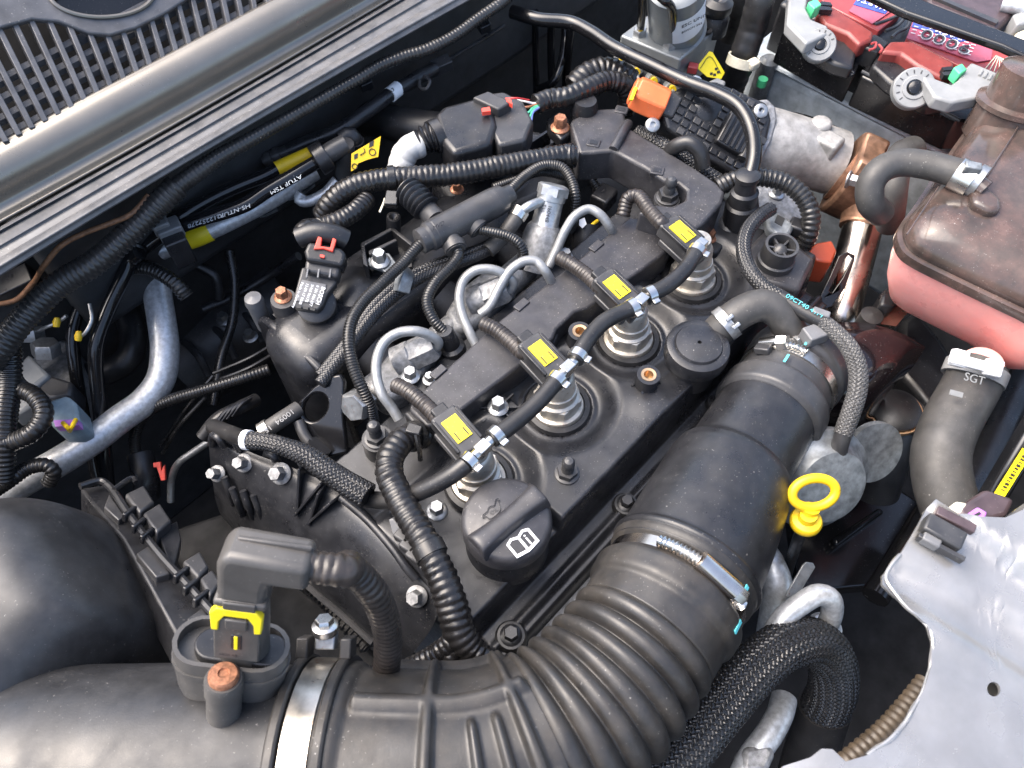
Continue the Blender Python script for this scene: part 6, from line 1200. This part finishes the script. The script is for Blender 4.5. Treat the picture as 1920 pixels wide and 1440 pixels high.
# clamp bar along the front of the battery
cbr = thing('battery_clamp_bar', 'black plastic clamp bar in two lengths along the battery front', 'clamp bar', (.55, 0, .0))
for q in ([(1466, 60), (1500, 44), (1618, 104), (1604, 138)], [(1614, 142), (1630, 112), (1850, 196), (1836, 226), (1796, 226)]): mesh('bar_length', *pp(q, .058, .034), barm, cbr, bevel=.002)
for k in range(2):
    p0, p1 = ((1474, 62), (1598, 142)) if k == 0 else ((1616, 134), (1800, 226))
    a, b = P(*p0, .0595), P(*p1, .0595); mesh('bar_highlight', *s_tube([a, b], .0018, 8), dgrey, cbr)  # lighter grey ridge standing in for the highlight along the bar
dn_ = nrm((-.62, -.28, .74))
for nm, (u, v), rp, hp, tabp in (('inner', (1537, 84), 30, [(1480, -14), (1516, -14), (1512, 16), (1522, 36), (1552, 48), (1556, 62), (1512, 82), (1476, 44)], (1527, 6)),
                     ('outer', (1714, 165), 37, [(1724, 134), (1752, 146), (1784, 158), (1798, 148), (1812, 126), (1822, 116), (1886, 142), (1890, 158), (1860, 178), (1786, 192), (1752, 182)], (1800, 128))):
    t = thing('battery_clamp', f'light grey battery terminal clamp lever with numbered dial, ' + ('beside the cream banded hose' if nm == 'inner' else 'beside the coolant tank neck'), 'clamp', P(u, v, .05), 'battery terminal clamps')
    mesh('lever', *pp(hp, .090, .012), lgrey, t, bevel=.002)
    c = P(u, v, .082); r_ = mpx(rp, c)
    di = mesh('dial', *s_lathe([(r_ * .9, -.012), (r_, -.010), (r_, 0), (r_ * .94, .0012), (r_ * .60, .0012), (r_ * .56, .0022), (r_ * .40, .0022), (r_ * .40, -.001), (0, -.001)], c, dn_, 44), mgrey if False else lgrey, t)
    mesh('dial_hub', *s_lathe([(r_ * .33, -.001), (r_ * .30, .003), (r_ * .15, .004), (0, .004)], c, dn_, 22), gloss, di)
    fx_ = fr(dn_, 0)
    for k in range(9):
        a = math.radians(20 + 25 * k); dd_ = fx_[0] * math.cos(a) + fx_[1] * math.sin(a); mesh('dial_mark', *s_box(c + dd_ * r_ * .78 + dn_ * .0013, (r_ * .18, .0010, .0004), np.array([dd_, np.cross(dn_, dd_), dn_])), dgrey, di)
    mesh('green_tab', *pp([(tabp[0] - 12, tabp[1] - 2), (tabp[0] + 4, tabp[1] - 10), (tabp[0] + 14, tabp[1] + 2), (tabp[0], tabp[1] + 10)], .094, .012), green, t, bevel=.001)
    for k in range(2): mesh('black_pin', *pp([(tabp[0] - (14 if nm == 'outer' else -12), tabp[1] - 4 + 9 * k), (tabp[0] + (-34 if nm == 'outer' else 30), tabp[1] - 2 + 9 * k), (tabp[0] + (-30 if nm == 'outer' else 34), tabp[1] + 4 + 9 * k), (tabp[0] - (10 if nm == 'outer' else -10), tabp[1] + 3 + 9 * k)], .086, .005), black, t)
    for k in range(4 if nm == 'outer' else 0): mesh('lever_rib', *s_tube(W((1842 + 9 * k, 132 + 4 * k, .0905), (1836 + 9 * k, 142 + 4 * k, .0905)), .0012, 8), lgrey, t)
mesh('battery_strap', *pp([(1590, -30), (1660, -30), (1760, 10), (1940, 80), (1940, 112), (1880, 84), (1700, 22)], .104, .008), gloss, tag=('glossy black strap bar across the battery top', 'strap'), bevel=.0025, seg=3)
fbx = thing('fuse_box', 'plum grey fuse box lid with white plug in the far corner', 'fuse box', P(1820, 0, .05))
mesh('box_lid', *pp([(1735, -40), (1890, -40), (1905, 24), (1868, 56), (1740, 8)], .080, .04), plum, fbx, bevel=.004)
mesh('box_edge', *pp([(1742, -10), (1746, -14), (1874, 38), (1868, 44)], .083, .004), dgrey, fbx); mesh('white_plug', *pp([(1900, 26), (1925, 18), (1940, 40), (1908, 46)], .086, .02), lgrey, fbx, bevel=.002)
mesh('tan_plug', *pp([(1905, 60), (1930, 48), (1950, 80), (1915, 85)], .08, .02), cream, fbx, bevel=.003)
mesh('silver_tube', *s_tube(W((1880, 8, .084), (1905, 12, .086), (1935, 20, .086)), .007, 16), acpipe, fbx)
# parts deep between tank and duct
dk = thing('alternator_plug', 'black square plug on a silver tab below the pink tank', 'connector', P(1680, 580, -.1))
mesh('plug', *pp([(1655, 545), (1680, 525), (1700, 548), (1676, 575), (1650, 572)], -.03, .03), black, dk, bevel=.003)
mesh('silver_tab', *pp([(1636, 605), (1690, 560), (1708, 578), (1680, 612)], -.04, .004), chrome, dk); mesh('round_cap', *s_lathe([(.010, -.01), (.010, .004), (0, .006)], P(1632, 596, -.04), EZ, 20), rubber, dk)
mesh('black_shroud', *pp([(1690, 600), (1720, 580), (1770, 640), (1800, 690), (1760, 780), (1690, 700)], -.09, .04), black, tag=('dark plastic shroud behind the glossy turbo duct', 'shroud'), bevel=.006)
cj = thing('coolant_joint', 'dark hose joint with gold ring behind the actuator', 'hose', P(1680, 800, -.12))
mesh('joint_body', *s_lathe([(.026, -.09), (.024, -.02), (.020, -.012), (.0215, -.008), (.0215, .004), (.016, .008), (0, .008)], P(1680, 772, -.085), nrm((-.1, .1, 1)), 32), rubber, cj)
mesh('gold_ring', *s_ring(P(1680, 774, -.082), nrm((-.1, .1, 1)), .0216, .004, .001), brass, cj)
mesh('lower_hose', *s_tube(W((1676, 800, -.10), (1660, 850, -.12), (1640, 920, -.16)), .022, 26), rubber, cj)
mesh('white_label', *pp([(1700, 790), (1722, 750), (1736, 752), (1716, 800)], -.10, .002), white, tag=('white label edge beside the gold ringed hose joint', 'label'))
mesh('bay_brace', *s_tube(W((1790, 960, -.16), (1850, 850, -.16), (1910, 730, -.16), (1960, 640, -.16)), .016, 12), black, tag=('dark tubular brace behind the fat grey tank hose', 'brace'))
mesh('bay_brace', *s_tube(W((1800, 900, -.20), (1860, 800, -.20), (1930, 690, -.20)), .012, 12), black, tag=('slimmer dark brace deeper behind the fat tank hose', 'brace'))
mesh('radiator_cowl', *join(pp([(1480, 960), (1660, 900), (1740, 950), (1640, 1100), (1500, 1110)], -.22, .02), pp([(1560, 1010), (1650, 950), (1660, 960), (1570, 1025)], -.205, .015)), gloss, tag=('dark glossy fan shroud deep below the dipstick', 'shroud'), bevel=.003)

# ribbed mass added to catch light in the left gap, and a cable
catch_mass = thing('light_catch_mass', 'dark ribbed mass added to catch light in the gap beside the aluminium pipe', 'added mass', P(420, 640, -.34))
mesh('housing', *s_tube(W((330, 700, -.22), (430, 620, -.21), (540, 560, -.20)), [.05, .06, .055], 28), dgrey, catch_mass)
for k in range(4):
    mesh('catch_mass_rib', *s_tube(W((345 + 50 * k, 640 - 32 * k, -.165), (372 + 50 * k, 668 - 32 * k, -.160), (392 + 50 * k, 704 - 32 * k, -.175)), .004, 8), dgrey, catch_mass)
bolt(420, 600, -.150, 14, zinc, catch_mass); bolt(470, 632, -.150, 14, zinc, catch_mass)
mesh('shift_cable', *s_tube(W((430, 470, -.05), (440, 530, -.07), (436, 600, -.09), (415, 670, -.10), (400, 760, -.12)), .0046, 14), cond, tag=('upright black cable in front of the added ribbed mass', 'cable'))
